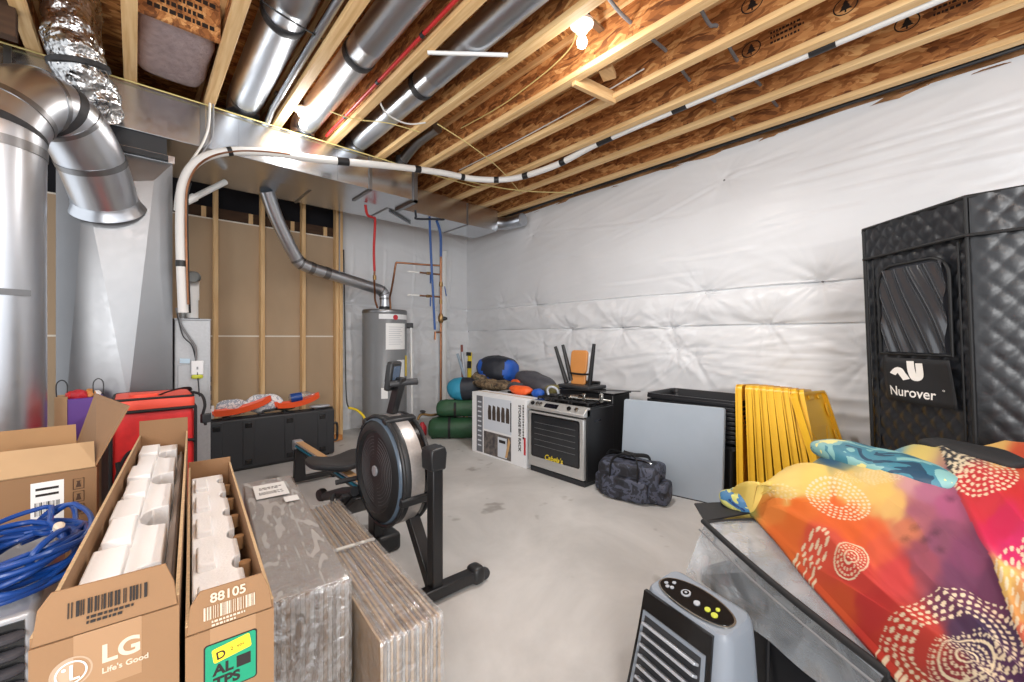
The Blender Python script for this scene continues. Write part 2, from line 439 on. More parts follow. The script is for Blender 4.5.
def concrete():
    m, nt, b = nmat('smooth_concrete'); N = nt.nodes; L = nt.links
    tc = N.new('ShaderNodeTexCoord')
    n = N.new('ShaderNodeTexNoise'); n.inputs['Scale'].default_value = 1.3; n.inputs['Detail'].default_value = 8; n.inputs['Roughness'].default_value = .62; n.inputs['Distortion'].default_value = .5
    L.new(tc.outputs['Object'], n.inputs['Vector'])
    rp = N.new('ShaderNodeValToRGB'); L.new(n.outputs['Fac'], rp.inputs[0]); e = rp.color_ramp.elements
    e[0].position = .28; e[0].color = srgb(170, 168, 165); e[1].position = .72; e[1].color = srgb(208, 206, 203)
    v = N.new('ShaderNodeTexNoise'); v.inputs['Scale'].default_value = 5.5; v.inputs['Detail'].default_value = 2; L.new(tc.outputs['Object'], v.inputs['Vector'])
    r2 = N.new('ShaderNodeValToRGB'); L.new(v.outputs['Fac'], r2.inputs[0]); r2.color_ramp.elements[0].position = .255; r2.color_ramp.elements[1].position = .33
    r2.color_ramp.elements[0].color = (.62, .6, .58, 1); r2.color_ramp.elements[1].color = (1, 1, 1, 1)
    mx = N.new('ShaderNodeMix'); mx.data_type = 'RGBA'; mx.blend_type = 'MULTIPLY'; mx.inputs[0].default_value = 1
    L.new(rp.outputs[0], mx.inputs[6]); L.new(r2.outputs[0], mx.inputs[7]); L.new(mx.outputs[2], b.inputs['Base Color'])
    b.inputs['Roughness'].default_value = .5
    bp = N.new('ShaderNodeBump'); bp.inputs['Strength'].default_value = .05; bp.inputs['Distance'].default_value = .02; L.new(n.outputs['Fac'], bp.inputs['Height']); L.new(bp.outputs[0], b.inputs['Normal'])
    return m
M['conc'] = concrete()
# ------------------------------------------------------------------ setting
ZJ = 2.93          # underside of the joists
ZD = 3.23          # underside of the subfloor
XW, YB, YS = 4.0, 5.44, 5.2
mb = MB().b2((-2.2, -1.6, -.1), (4.3, 5.6, 0)); struct('floor', mb, M['conc'], 'pale grey smooth concrete basement floor', 'floor')
mb = MB().b2((-2.2, -1.6, ZD), (4.3, 5.6, ZD + .03)); struct('ceiling', mb, M['osb_deck'], 'strand board subfloor seen between the joists', 'ceiling')

TACKS = [(1.459, 2.636), (3.893, 2.571), (.748, 1.653), (1.656, 1.625), (3.893, 1.657), (4.55, 1.69), (2.58, 1.31), (2.0, 1.30), (1.12, 1.32), (3.3, 1.3),
         (1.93, 1.08), (1.74, 1.02), (.45, 1.05), (3.0, 1.02), (4.3, .9), (-.2, 1.3), (-.3, 2.2), (3.75, 1.12)]
CREASES = [((1.055, 2.43), (-.254, 2.465)), ((.565, 2.608), (-.254, 2.603)), ((1.167, 2.168), (.451, 2.169)), ((1.459, 2.636), (2.637, 2.308)), ((1.459, 2.636), (.879, 2.713)), ((3.893, 2.571), (1.674, 2.365)), ((2.077, 1.975), (1.167, 1.971)), ((2.812, 1.81), (1.674, 1.797)), ((.9, 2.52), (-.6, 2.56)), ((3.6, 2.2), (2.6, 2.1)), ((.7, 2.3), (-.5, 2.33)),
           ((1.93, 1.08), (.45, 1.05)), ((1.8, .98), (.5, .9)), ((1.75, .95), (.8, .74)), ((2.0, 1.05), (3.0, .95)), ((1.9, .95), (2.4, .6)), ((.748, 1.653), (1.12, 1.32)), ((2.58, 1.31), (3.3, 1.3)), ((3.1, 1.0), (3.9, .9)), ((2.0, 1.3), (2.58, 1.31)), ((.6, 1.2), (1.5, 1.12))]
def crease(y, z):
    d = 0
    for i, ((y0, z0), (y1, z1)) in enumerate(CREASES):
        ly, lz = y1 - y0, z1 - z0; L2 = ly * ly + lz * lz
        t = ((y - y0) * ly + (z - z0) * lz) / L2
        if -.05 < t < 1.05:
            off = ((y - y0) * lz - (z - z0) * ly) / math.sqrt(L2) + .012 * math.sin(t * 4 + i)
            if abs(off) < .1:
                f = min(1, (t + .05) * 6, (1.05 - t) * 6)
                d += f * (.007 * math.exp(-(off / .010) ** 2) - .005 * math.exp(-((off - .022) / .014) ** 2))
    return d
def sheet(y, z, tacks, seams=True):
    d = 0
    if seams:
        if z > 1.65:
            t = (z - 1.65) / 1.28; d += .07 * math.sin(PI * min(1, t)) ** .8
            d += .030
        elif z > 1.32:
            d -= .022 * math.exp(-((1.65 - z) / .014) ** 2) * (.6 + .6 * noise.noise((y * 1.3, 2, 2)))
            t = (z - 1.32) / .33; d += .035 * math.sin(PI * t) * (1 + .5 * noise.noise((y * 3.2, 4, z * 3)))
            d += .012
        else:
            d -= .016 * math.exp(-((1.32 - z) / .014) ** 2) * (.6 + .8 * noise.noise((y * 1.7, 5, 2)))
            d += .045 * math.sin(PI * min(1, z / 1.32)) ** .7 * (1 + .5 * noise.noise((y * 1.4, 9, z * 1.5)))
    # long shallow folds running up to the corners
    w = noise.noise((y * .7 + z * .55, z * 3.4 - y * .65, 1.7)); d += (.005 if z > 1.66 else .010) * (1 - abs(w) * 2.2)
    w = noise.noise((y * .9, z * 7.5 + y * 1.3, 5.1)); d += (.0035 if z > 1.66 else .005) * (1 - min(1, abs(w) * 5))
    if z < 1.65:
        w = noise.noise((y * 2.6, z * 6, 8.3)); d += .011 * (1 - min(1, abs(w) * 3))
        w = noise.noise((y * 6 + z * 3, z * 5, 2.3)); d += .005 * (1 - min(1, abs(w) * 3))
    for k, (ty, tz) in enumerate(tacks):
        dy, dz = y - ty, z - tz; r = math.hypot(dy, dz)
        if r < .8:
            up = tz > 1.7
            d -= (.018 if up else .045) * math.exp(-r / .06)
            th = math.atan2(dz, dy)
            q = (math.cos(th) * 3.3 + k * 3.1, math.sin(th) * 3.3, r * 1.6)
            rad = (1 - 3.2 * abs(noise.noise(q))) + .6 * (1 - 3.2 * abs(noise.noise((q[0] * 2.1, q[1] * 2.1, r * 2 + 7))))
            wide = .45 + .55 * abs(math.cos(th))
            d += (.005 if up else .015) * rad * min(1, r / .05) * math.exp(-r / (.22 * wide))
    d += crease(y, z)
    return d
ROWS = sorted([2.93 * k / 160 for k in range(161)] + [1.606, 1.614, 1.622, 1.63, 1.637, 1.643, 1.648, 1.6505, 1.654, 1.66, 1.29, 1.297, 1.305, 1.312, 1.317, 1.3205, 1.324, 1.332])
def wall_r(u, v):
    y = -1.6 + u * (YB + 1.6); zt = 2.93 + .02 * noise.noise((y * 1.1, 0, 3)) - .05 * max(0, (y - 4.9))
    z = ROWS[min(len(ROWS) - 1, int(round(v * (len(ROWS) - 1))))] * zt / 2.93
    return Vector((XW + .03 - sheet(y, z, TACKS), y, z))
mb = MB().grid(wall_r, 460, len(ROWS) - 1)
for i in range(len(mb.f)): mb.f[i] = mb.f[i][::-1]
WR = struct('wall_right', mb, M['poly'], 'right wall covered in wrinkled white plastic sheeting over insulation', 'wall', angle=180)
for ty, tz in TACKS:
    dd = XW + .03 - sheet(ty, tz, TACKS)
    link('tack', MB().lathe([(.0, -.006), (.009, -.004), (.011, .004)], (dd, ty, tz), (1, 0, 0), 10), M['grey_wire'], WR)
TB = [(3.55, 2.35), (3.55, 1.9), (3.55, 1.35), (3.1, 1.35), (2.6, 1.36), (2.35, 2.0), (2.35, 1.1), (2.95, 1.0), (3.7, 1.0), (2.1, 1.7), (3.2, 2.2)]
def wall_b(u, v):
    x = 1.88 + u * (4.02 - 1.88); z = v * 2.92
    d = sheet(x * 1.05 + 11, z, [(a * 1.05 + 11, b) for a, b in TB])
    # creases that hang straight down beside the batts
    for cx in (3.42, 3.62, 3.0, 2.55, 2.1): d += .012 * math.exp(-((x - cx - .01 * math.sin(z * 3)) / .018) ** 2) * (1 if z < 2.4 else .2)
    return Vector((x, YB + .03 - d, z))
mb = MB().grid(wall_b, 170, 170)
struct('wall_back', mb, M['poly'], 'far corner wall covered in white plastic sheeting with vertical creases', 'wall', angle=180)
mb = MB().b2((-2.2, YS + .09, 0), (1.87, YS + .103, 1.217)); mb.b2((-2.2, YS + .09, 1.223), (1.87, YS + .103, 2.44))
mb.b2((-2.2, YS + .1, 1.2), (1.87, YS + .107, 1.24), 1); mb.b2((-2.2, YS + .0885, 1.212), (1.86, YS + .0915, 1.228), 1); mb.b2((-2.2, YS + .091, 2.44), (1.87, YS + .102, 2.455), 1)
struct('wall_left', mb, [M['drywall'], M['tape']], 'brown paper back of drywall behind open studs', 'wall')
mb = MB().b2((-2.2, 5.52, 0), (4.2, 5.6, ZD)); mb.b2((1.87, YB + .045, 2.4), (4.2, YB + .06, ZD)); struct('wall_rear', mb, M['dark'], 'board coloured dark for the shade behind the stud wall', 'wall')  # the void's darkness is the colour of these boards
# right-hand rim area above the sheeting: brown facing of the insulation and a board whose dark colour gives the gap its shade
def rim(u, v):
    y = -1.6 + u * (YB + 1.6); z = 2.9 + v * .2
    return Vector((XW + .0 + .05 * noise.noise((y * 4, 0, v * 4)) + .05 * v, y, z + .02 * noise.noise((y * 5, 3, 1))))
mb = MB().grid(rim, 200, 8)
for i in range(len(mb.f)): mb.f[i] = mb.f[i][::-1]
struct('trim_1', mb, M['kraftpaper'], 'brown kraft facing of insulation above the white sheeting', 'insulation')
mb = MB().b2((4.12, -1.6, 2.85), (4.16, 5.5, ZD)); struct('wall_rim', mb, M['dark'], 'board coloured dark for the shaded gap above the right wall', 'wall')  # shade of the rim gap painted as a dark board

# ------------------------------------------------------------------ joists
ORD = ['first', 'second', 'third', 'fourth', 'fifth', 'sixth', 'seventh', 'eighth', 'ninth', 'tenth', 'eleventh', 'twelfth', 'thirteenth']
JX = [3.82, 3.40, 2.98, 2.58, 2.18, 1.75, 1.30, .86, .41, -.02, -.45, -.9]
jf = MB().b2((-.033, -1.5, 0), (.033, 5.5, .038)); jw = MB().b2((-.006, -1.5, .038), (.006, 5.5, .262)); jt = MB().b2((-.033, -1.5, .262), (.033, 5.5, .298))
def joist_label(i):
    if i == 0: return 'pine-flanged floor joist nearest the white plastic-covered right wall'
    extra = {3: ', touching the short wooden blocking', 6: ', with the red pipe clipped along it', 4: ', just past the lit ceiling bulb', 5: ', just before the lit ceiling bulb'}
    return 'pine-flanged floor joist, %s from the white right wall' % ORD[i] + extra.get(i, '')
j0 = thing('floor_joist', joist_label(0), 'joist', (JX[0], 0, ZJ), 0, 'floor joists overhead')
link('bottom_flange', jf, M['pine'], j0, local=True, bevel=.003); link('web', jw, M['osb_web'], j0, local=True); link('top_flange', jt, M['pine'], j0, local=True)
JO = [j0]
for i, x in enumerate(JX[1:], 1):
    JO.append(dup(j0, (x, 0, ZJ), 0, joist_label(i), 'floor joists overhead'))
# round tree stamps printed on the webs
def stamp(joist, x, y, z, r=.05):
    m = MB(); o = Vector((x - .0065, y, z)); n = 40
    for (ra, rb) in ((r, r * .88),):
        vs = []; fs = []
        for k in range(n):
            a = 2 * PI * k / n
            for q in (ra, rb): vs.append(o + Vector((-.0006, math.cos(a) * q * 1.15, math.sin(a) * q)))
        for k in range(n):
            a = k * 2; b = (k * 2 + 2) % (2 * n); fs.append((a, b, b + 1, a + 1))
        m.add(vs, fs)
    tri = [(-.6, -.45), (.6, -.45), (.32, -.1), (.45, -.1), (.18, .25), (.28, .25), (0, .7), (-.28, .25), (-.18, .25), (-.45, -.1), (-.32, -.1)]
    m.prism([(-a * r, b * r) for a, b in tri], o, (0, 1, 0), (0, 0, 1), (-.0006, 0, 0))
    m.prism([(-.08 * r, -.75 * r), (.08 * r, -.75 * r), (.08 * r, -.45 * r), (-.08 * r, -.45 * r)], o, (0, 1, 0), (0, 0, 1), (-.0006, 0, 0))
    # the broken line of rubbed-off printing beside it
    rnd = random.Random(int(x * 100 + y * 10))
    for row in (-.028, .004, .034):
        yy = -.11
        for k in range(9):
            w = rnd.uniform(.006, .02)
            m.prism([(yy - w, row), (yy, row), (yy, row + .014), (yy - w, row + .014)], o, (0, 1, 0), (0, 0, 1), (-.0006, 0, 0)); yy -= w + .006
    lab(link('printed_stamp', m, M['stamp'], joist), 'black tree stamp in a ring')
stamp(JO[2], 2.98, .93, 3.09); stamp(JO[1], 3.40, .22, 3.08); stamp(JO[3], 2.58, .8, 3.09); stamp(JO[2], 2.98, .445, 3.085)
# timber strap and block in one bay
mb = MB().box((2.38, 1.74, 2.945), (.40, .035, .085), rotz(R(-8))); mb2 = MB().box((2.36, 1.62, 3.0), (.13, .09, .038), rotz(R(20)))
t = thing('wood_blocking', 'short pine blocking piece wedged between two joists right of the bulb', 'blocking', (2.38, 1.74, 2.9))
link('block', mb, M['pine_x'], t, bevel=.003); link('offcut', mb2, M['pine_x'], t, bevel=.003)
# strand-board blocking and the pink batt at upper left
mb = MB().b2((.0, 3.0, 2.97), (.38, 3.02, 3.22)); o = tag(link('joist_blocking', mb, M['osb_web']), 'stamped strand board panel closing the joist bay at upper left', 'blocking')
m = MB(); rnd = random.Random(5)
for row in range(4):
    x = .05
    for k in range(10):
        w = rnd.uniform(.01, .03); m.b2((x, 2.9985, 3.02 + row * .045), (x + w, 2.9999, 3.045 + row * .045)); x += w + .007
        if x > .34: break
lab(link('printed_stamp', m, M['stamp'], o), 'black rubbed printing')
mb = MB().soft((.19, 3.42, 3.1), (.185, .36, .1), .3, .3, 40, 16, bump=.025, fr=7)
tag(link('insulation_batt', mb, M['pink_batt']), 'pink glass wool batt stuffed in the bay above the main duct', 'insulation')
# ------------------------------------------------------------------ stud wall
ps = MB().b2((-.0195, -.0445, 0), (.0195, .0445, 2.84))
SX = [.621, 1.044, 1.463]
s0 = tag(link('wall_stud', MB().b2((SX[0] - .02, YS, 0), (SX[0] + .02, YS + .089, 2.88)), M['pine_up'], bevel=.002), 'bare pine stud nearest the furnace cabinet', 'stud', 'pine studs of the open wall')
for x, l in ((SX[1], 'bare pine stud behind the top of the sloping flue'), (SX[2], 'bare pine stud crossed by the flue bend')):
    c = s0.copy(); COL.objects.link(c); c.location.x = x; c['label'] = l
for x, l in ((.2, 'bare pine stud hidden behind the furnace cabinet'),):
    c = s0.copy(); COL.objects.link(c); c.location.x = x; c['label'] = l
t = thing('corner_post', 'doubled pine end post between drywall and white wall', 'post', (1.885, YS, 0))
link('post_board', MB().b2((1.865, YS - .02, 0), (1.905, YS + .09, 2.88)), M['pine_up'], t, bevel=.002)
link('post_board', MB().b2((1.825, YS, 0), (1.863, YS + .09, 2.88)), M['pine_up'], t, bevel=.002)
t = tag(link('bottom_plate', MB().b2((-.5, YS + .001, 0), (1.82, YS + .088, .038)), M['pine_x'], bevel=.002), 'pine plate on the floor under the studs', 'plate')
# drywall-height dark board edges above the drywall
mb = MB().b2((-.5, YS + .14, 2.2), (1.86, YS + .18, 2.58)); tag(link('rim_board', mb, M['darkwood']), 'dark rough board visible above the drywall edge', 'board')
for i, x in enumerate((.53, .95, 1.37, 1.74)):
    mb = MB().b2((x - .02, YS + .111, 0), (x + .02, YS + .139, 2.57))
    tag(link('stub_stud', mb, M['pine_up']), 'short stud end above the drywall, %s from the furnace' % ORD[i], 'stud', 'stud ends above the drywall')
# ------------------------------------------------------------------ ducts
def seam_ring(mb, x, y0, y1, z0, z1, w=.03, t=.012):
    mb.b2((x - w / 2, y0 - t, z0 - t), (x + w / 2, y1 + t, z0)); mb.b2((x - w / 2, y0 - t, z0 - t), (x + w / 2, y0, z1 + t * .2))
t = thing('trunk_duct', 'large rectangular galvanised main duct running under the joists', 'duct', (.8, 4.0, 2.61))
link('sheet_body', MB().b2((-1.6, 3.79, 2.61), (2.137, 4.19, 2.925)), M['galv'], t, bevel=.004)
for x in (-.55, .37, 1.65): 
    m = MB(); seam_ring(m, x, 3.79, 4.19, 2.61, 2.92); link('seam_strip', m, M['galv_dull'], t)
m = MB().b2((2.10, 3.765, 2.585), (2.14, 3.79, 2.925)); m.b2((2.10, 3.765, 2.585), (2.14, 4.19, 2.61)); link('end_flange', m, M['galv_dull'], t)
for x in (-.1, .6, 1.0, 1.35): link('cross_rib', MB().box((x, 3.788, 2.77), (.006, .004, .29)), M['galv'], t)
t = thing('branch_duct', 'rear rectangular galvanised duct reaching the corner beside the main duct', 'duct', (2.6, 4.45, 2.66))
link('sheet_body', MB().b2((-1.6, 4.215, 2.63), (3.6, 4.74, 2.915)), M['galv'], t, bevel=.004)
for x in (1.25, 2.05, 3.1):
    m = MB(); seam_ring(m, x, 4.215, 4.74, 2.63, 2.9, .02, .006); link('seam_strip', m, M['galv_dull'], t)
m = MB().box((2.3, 4.45, 2.615), (.5, .02, .02), rotz(R(35))); link('bottom_seam', m, M['galv_dull'], t)
m = MB().tube(smoothpath([(3.58, 4.4, 2.79), (3.70, 4.36, 2.79), (3.80, 4.22, 2.78), (3.82, 3.95, 2.78)], 6), .085, 20); link('round_takeoff', m, M['galv_pipe'], t)
m = MB().lathe([(.09, 0), (.094, .01), (.094, .05), (.09, .06)], (3.62, 4.39, 2.79), (1, -.2, 0), 20); link('sealed_collar', m, M['mastic'], t)
def ribbed(mb, p0, p1, r, pitch=1.3):
    p0, p1 = Vector(p0), Vector(p1); L = (p1 - p0).length; ax = (p1 - p0).normalized()
    pr = []; h = 0
    while h < L:
        pr += [(r, h), (r, min(L, h + pitch - .05)), (r * 1.03, min(L, h + pitch - .04)), (r * 1.03, min(L, h + pitch - .02))]; h += pitch
    mb.lathe(pr, p0, ax, 28); return mb
def run_duct(name, label, x, r, z, y0=3.72, y1=-1.4):
    t = thing(name, label, 'duct', (x, y0, z - r))
    link('pipe', ribbed(MB(), (x, y0, z), (x, y1, z), r), M['galv_pipe'], t)
    m = MB().tube(smoothpath([(x, y0 + .02, z), (x, y0 + .1, z - .005), (x, y0 + .13, z - .04), (x, y0 + .13, z - .09)], 5), r * .97, 24); link('elbow', m, M['galv_pipe'], t)
    m = MB().lathe([(r * 1.04, 0), (r * 1.06, .01), (r * 1.06, .045), (r * 1.04, .055)], (x, 2.6, z), (0, 1, 0), 28); link('joint_band', m, M['mastic'], t)
    return t
run_duct('round_duct', 'wide round galvanised duct in the joist bay, furthest left of the three', .635, .115, 3.06)
run_duct('round_duct', 'round galvanised duct above the lit bulb by the main duct', 1.07, .098, 3.03)
run_duct('round_duct', 'round galvanised duct just right of the red pipe', 1.525, .09, 3.02)
tag(link('steel_conduit', MB().tube([(.79, 3.8, 2.94), (.79, 3.6, 2.975), (.79, -1.4, 2.975)], .022, 12), M['galv_pipe']), 'thin steel pipe running beside the widest round duct', 'pipe')
# flue elbow between joists
t = thing('flex_takeoff', 'small dark grey elbow duct dropping to the main duct end', 'duct', (1.97, 3.6, 2.93))
link('elbow', MB().tube(smoothpath([(1.97, 3.82, 2.95), (1.99, 3.7, 3.02), (2.0, 3.5, 3.08), (2.02, 3.2, 3.1)], 6), .05, 18), M['galv_dull'], t)
link('cuff', MB().lathe([(.056, 0), (.056, .09)], (1.97, 3.80, 2.925), (0, -.2, 1), 18), M['mastic'], t)

# furnace side: return drop, cabinet, big round duct
t = thing('return_drop', 'tall sheet metal return air drop with a folded V panel', 'duct', (-.07, 4.05, 0))
f = MB(); x0, x1, Y, z1 = -.36, .2, 3.8, 2.44
# body behind the folded front
f.b2((x0, Y + .03, .0), (x1, 4.4, z1))
link('body', f, M['galv_dull'], t)
A = (x0, Y, 0); Bq = (x1, Y, 0); Cq = (x1, Y, z1); Dq = (x0, Y, z1); Q = (-.235, Y - .03, z1 - .25); V = (-.03, Y - .05, .78); W = (.1, Y - .02, z1 - .15)
f = MB(); f.add([A, Bq, Cq, Dq, Q, V, W, (-.03, Y, 0)], [(0, 7, 5), (0, 5, 4), (0, 4, 3), (3, 4, 6, 2), (4, 5, 6), (6, 5, 1), (6, 1, 2), (7, 1, 5)])
link('folded_front', f, M['galv_dull'], t, smooth=False)
f = MB(); f.b2((x0 - .012, Y - .012, z1), (x1 + .012, 4.41, z1 + .05)); link('top_flange', f, M['galv'], t)
f = MB(); f.b2((x0 + .03, Y + .02, z1 + .05), (x1 - .03, 4.38, 2.615)); link('canvas_connector', f, M['black_matte'], t)
f = MB(); f.box((-.05, Y - .03, z1 + .02), (.45, .03, .035), None); link('rubber_gasket', f, M['mastic'], t)
# big round duct bending over into the drop
pth = smoothpath([(-.50, 3.22, 0), (-.50, 3.22, 1.0), (-.50, 3.22, 2.05), (-.485, 3.24, 2.28), (-.40, 3.33, 2.46), (-.29, 3.46, 2.45), (-.20, 3.6, 2.30), (-.135, 3.80, 2.09)], 8)
t = thing('supply_pipe', 'fat round galvanised duct bending over into the return drop', 'duct', (-.5, 3.22, 0))
link('pipe', MB().tube(pth, .165, 36), M['galv_pipe'], t)
def band(mb, i, r, w=2):
    q = [pth[max(0, min(len(pth) - 1, i + k))] for k in range(w)]
    mb.tube(q, r, 36); return mb
for i, r in ((17, .169), (26, .169), (33, .169), (40, .169), (48, .169)): link('elbow_seam', band(MB(), i, r), M['galv_dull'], t)
for i in (20, 36): link('sealed_joint', band(MB(), i, .1675, 3), M['mastic'], t)
d = (Vector(pth[-1]) - Vector(pth[-3])).normalized()
link('collar', MB().lathe([(.166, 0), (.172, .02), (.195, .05), (.20, .06)], Vector(pth[-1]) - d * .03, d, 40), M['galv_pipe'], t)
link('lap_strap', MB().box((-.43, 3.068, 1.42), (.12, .006, .03), rotz(R(25))), M['galv_dull'], t)
# foil-wrapped riser at the top left
pth2 = smoothpath([(-.27, 3.5, 3.2), (-.27, 3.5, 3.0), (-.25, 3.52, 2.85), (-.2, 3.62, 2.72), (-.17, 3.72, 2.62)], 10)
t = thing('foil_duct', 'crinkled foil-wrapped riser at upper left by the joists', 'duct', (-.27, 3.5, 2.6))
mb = MB().tube(pth2, .125, 32)
mb.v = [p + Vector((noise.noise(p * 14), noise.noise(p * 14 + Vector((5, 0, 0))), 0)) * .03 for p in mb.v]
link('foil_jacket', mb, M['foil'], t)
link('tape_band', MB().lathe([(.128, 0), (.138, .005), (.138, .03), (.128, .035)], (-.245, 3.53, 2.83), (.2, .2, -1), 32), M['mastic'], t)
tag(link('header_timber', MB().b2((-1.5, 3.35, 2.78), (-.46, 3.42, 3.2)), M['darkwood']), 'dark timber header at the upper left corner', 'beam')
tag(link('pine_timber', MB().box((-.62, 3.2, 3.02), (.09, .6, .3), rotz(R(12))), M['pine'], bevel=.003), 'pine offcut beam beside the foil riser', 'beam')

t = thing('furnace', 'grey furnace cabinet standing right of the return drop', 'furnace', (.32, 4.2, 0))
link('cabinet', MB().b2((.215, 3.9, 0), (.432, 4.5, 1.335)), M['furnace'], t, bevel=.006)
link('access_panel', MB().b2((.235, 3.892, .25), (.415, 3.9, 1.0)), M['furnace'], t, bevel=.003)
link('lid_edge', MB().b2((.213, 3.898, 1.335), (.434, 4.502, 1.345)), M['galv_dull'], t)
m = MB()
for k in range(9): m.b2((.434, 3.93, .3 + k * .07), (.439, 3.97, .34 + k * .07))
link('side_louvre', m, M['black_matte'], t)
t = thing('service_switch', 'white switch box with lime cover on the furnace front', 'switch', (.345, 3.885, .93))
link('box', MB().b2((.31, 3.862, .925), (.385, 3.8915, 1.03)), M['white'], t, bevel=.004)
link('toggle', MB().b2((.342, 3.856, .965), (.352, 3.862, .985)), M['galv_dull'], t)
link('lime_cover', MB().soft((.347, 3.872, .91), (.036, .016, .016), .6, .6, 16, 10), M['lime'], t)
link('paper_tag', MB().box((.275, 3.884, 1.03), (.06, .003, .035), roty(R(4))), mat('pale_blue_tag', (190, 214, 230), .6), t)
tag(link('furnace_cable', MB().tube(smoothpath([(.225, 3.87, 1.42), (.25, 3.86, 1.3), (.3, 3.855, 1.2), (.335, 3.86, 1.13), (.34, 3.872, 1.035)], 6), .008, 8), M['grey_wire']), 'grey armoured cable looping down to the furnace switch', 'cable')
tag(link('furnace_wire', MB().tube(smoothpath([(.23, 3.86, 1.38), (.26, 3.85, 1.22), (.31, 3.85, 1.15), (.335, 3.882, 1.06), (.35, 3.86, .9), (.36, 3.87, .76)], 6), .004, 6), M['black_matte']), 'thin dark wire hanging past the furnace switch', 'cable')
t = thing('flue_pipe', 'short white plastic flue elbow standing on the furnace', 'pipe', (.335, 4.1, 1.34))
link('pipe', MB().lathe([(.04, 0), (.04, .2)], (.335, 4.1, 1.345), (0, 0, 1), 24), M['pvc'], t)
link('coupling', MB().lathe([(.046, 0), (.046, .07)], (.335, 4.1, 1.5), (0, 0, 1), 24), M['pvc'], t)
m = MB(); q = [Vector((.335, 4.1, 1.56)), Vector((.335, 4.1, 1.61)), Vector((.335, 4.08, 1.645)), Vector((.335, 4.03, 1.665)), Vector((.335, 3.99, 1.668))]
m.tube(smoothpath(q, 4), .046, 24, cap=False); m.tube(smoothpath(q, 4), .038, 24, cap=False); link('elbow', m, M['pvc'], t)
link('base_ring', MB().lathe([(.05, 0), (.05, .012)], (.335, 4.1, 1.345), (0, 0, 1), 24), M['black'], t)
t = thing('vent_pipe', 'thin white plastic pipe rising beside the refrigerant line and turning right', 'pipe', (.28, 4.15, 1.35))
link('riser', MB().tube(smoothpath([(.285, 4.15, 1.345), (.285, 4.15, 2.2), (.29, 4.16, 2.27), (.34, 4.18, 2.32), (.58, 4.3, 2.55)], 6), .024, 16), M['pvc'], t)
link('coupling', MB().tube([(.30, 4.165, 2.285), (.36, 4.19, 2.34)], .031, 16), M['pvc'], t)
link('clamp', MB().lathe([(.03, 0), (.03, .025)], (.285, 4.15, 1.88), (0, 0, 1), 16), M['blacktape'], t)
# refrigerant line set
LS = smoothpath([(.255, 3.72, 1.38), (.243, 3.7, 1.7), (.238, 3.7, 2.05), (.25, 3.68, 2.28), (.33, 3.65, 2.45), (.5, 3.62, 2.56), (.77, 3.59, 2.625), (1.1, 3.58, 2.67), (1.84, 3.55, 2.80), (2.3, 3.52, 2.86), (2.65, 3.46, 2.875), (2.95, 3.2, 2.885), (3.055, 2.7, 2.9), (3.06, 2.2, 2.945), (3.05, 1.5, 2.95), (3.05, .5, 2.95), (3.05, -.6, 2.95)], 8)
t = thing('refrigerant_line', 'white wrapped refrigerant line curving from the furnace across under the joists', 'pipe', (.25, 3.72, 1.38))
link('insulation_sleeve', MB().tube(LS, .03, 16), M['linewrap'], t)
for i in (8, 40, 58, 66, 76, 84, 90, 97, 104, 112, 119): 
    link('tape_wrap', MB().tube(LS[i:i + 2] if i not in (104,) else LS[i:i + 3], .0325, 16), M['blacktape'], t)
link('copper_line', MB().tube([p + Vector((.028, -.028, .0)) for p in LS[2:52]], .007, 8), M['copper'], t)
link('dark_line', MB().tube([p + Vector((.035, .03, 0)) for p in LS[0:26]], .011, 8), M['blacktape'], t)
tag(link('thermostat_bundle', MB().soft((.262, 3.775, 1.5), (.022, .02, .06), .6, .6, 16, 10, bump=.006, fr=30), M['pvc']), 'small white fitting taped low on the refrigerant line', 'fitting')
# cables
def cable(name, label, pts, r=.006, m='yellow_wire', n=6, cat='cable'):
    return tag(link(name, MB().tube(smoothpath(pts, n), r, 8), M[m]), label, cat)
cable('twin_cable', 'pale twin cable dropping from the main duct to the furnace', [(.41, 3.74, 2.935), (.4, 3.735, 2.75), (.36, 3.72, 2.6), (.28, 3.71, 2.42), (.225, 3.74, 2.25), (.21, 3.75, 2.1)], .008, 'white_wire')
cable('grey_cable', 'grey cable hanging beside the pale twin cable on the duct', [(.43, 3.74, 2.935), (.425, 3.738, 2.7), (.38, 3.72, 2.58), (.3, 3.725, 2.4), (.232, 3.755, 2.24)], .006, 'grey_wire')
cable('duct_top_cable', 'yellow cable lying along the top front edge of the main duct', [(-.8, 3.765, 2.915), (.0, 3.76, 2.918), (.8, 3.758, 2.915), (1.6, 3.762, 2.918), (2.3, 3.75, 2.915), (2.9, 3.72, 2.915)], .005)
cable('bulb_cable', 'yellow cable running from the ceiling bulb along the joist web', [(1.95, 1.56, 3.14), (2.1, 1.7, 3.12), (2.13, 1.9, 3.08), (2.135, 2.2, 3.05), (2.135, 2.5, 3.035), (2.135, 3.0, 3.06)], .0045)
cable('duct_lamp_cable', 'yellow cable looping from the bulb near the main duct', [(1.0, 3.35, 3.0), (1.15, 3.25, 2.925), (1.3, 3.2, 2.915), (1.5, 3.1, 2.92), (1.75, 3.05, 2.915)], .0045)
cable('white_loop_cable', 'white cable looping under the rightmost round duct', [(1.33, 2.9, 2.95), (1.42, 2.95, 2.9), (1.6, 2.98, 2.905), (1.72, 2.9, 2.925)], .006, 'white_wire')
cable('crossing_cable', 'yellow cable crossing beneath the joists toward the corner', [(1.8, 2.85, 2.922), (2.18, 2.95, 2.918), (2.58, 3.1, 2.918), (2.98, 3.3, 2.918), (3.4, 3.55, 2.918)], .0045)
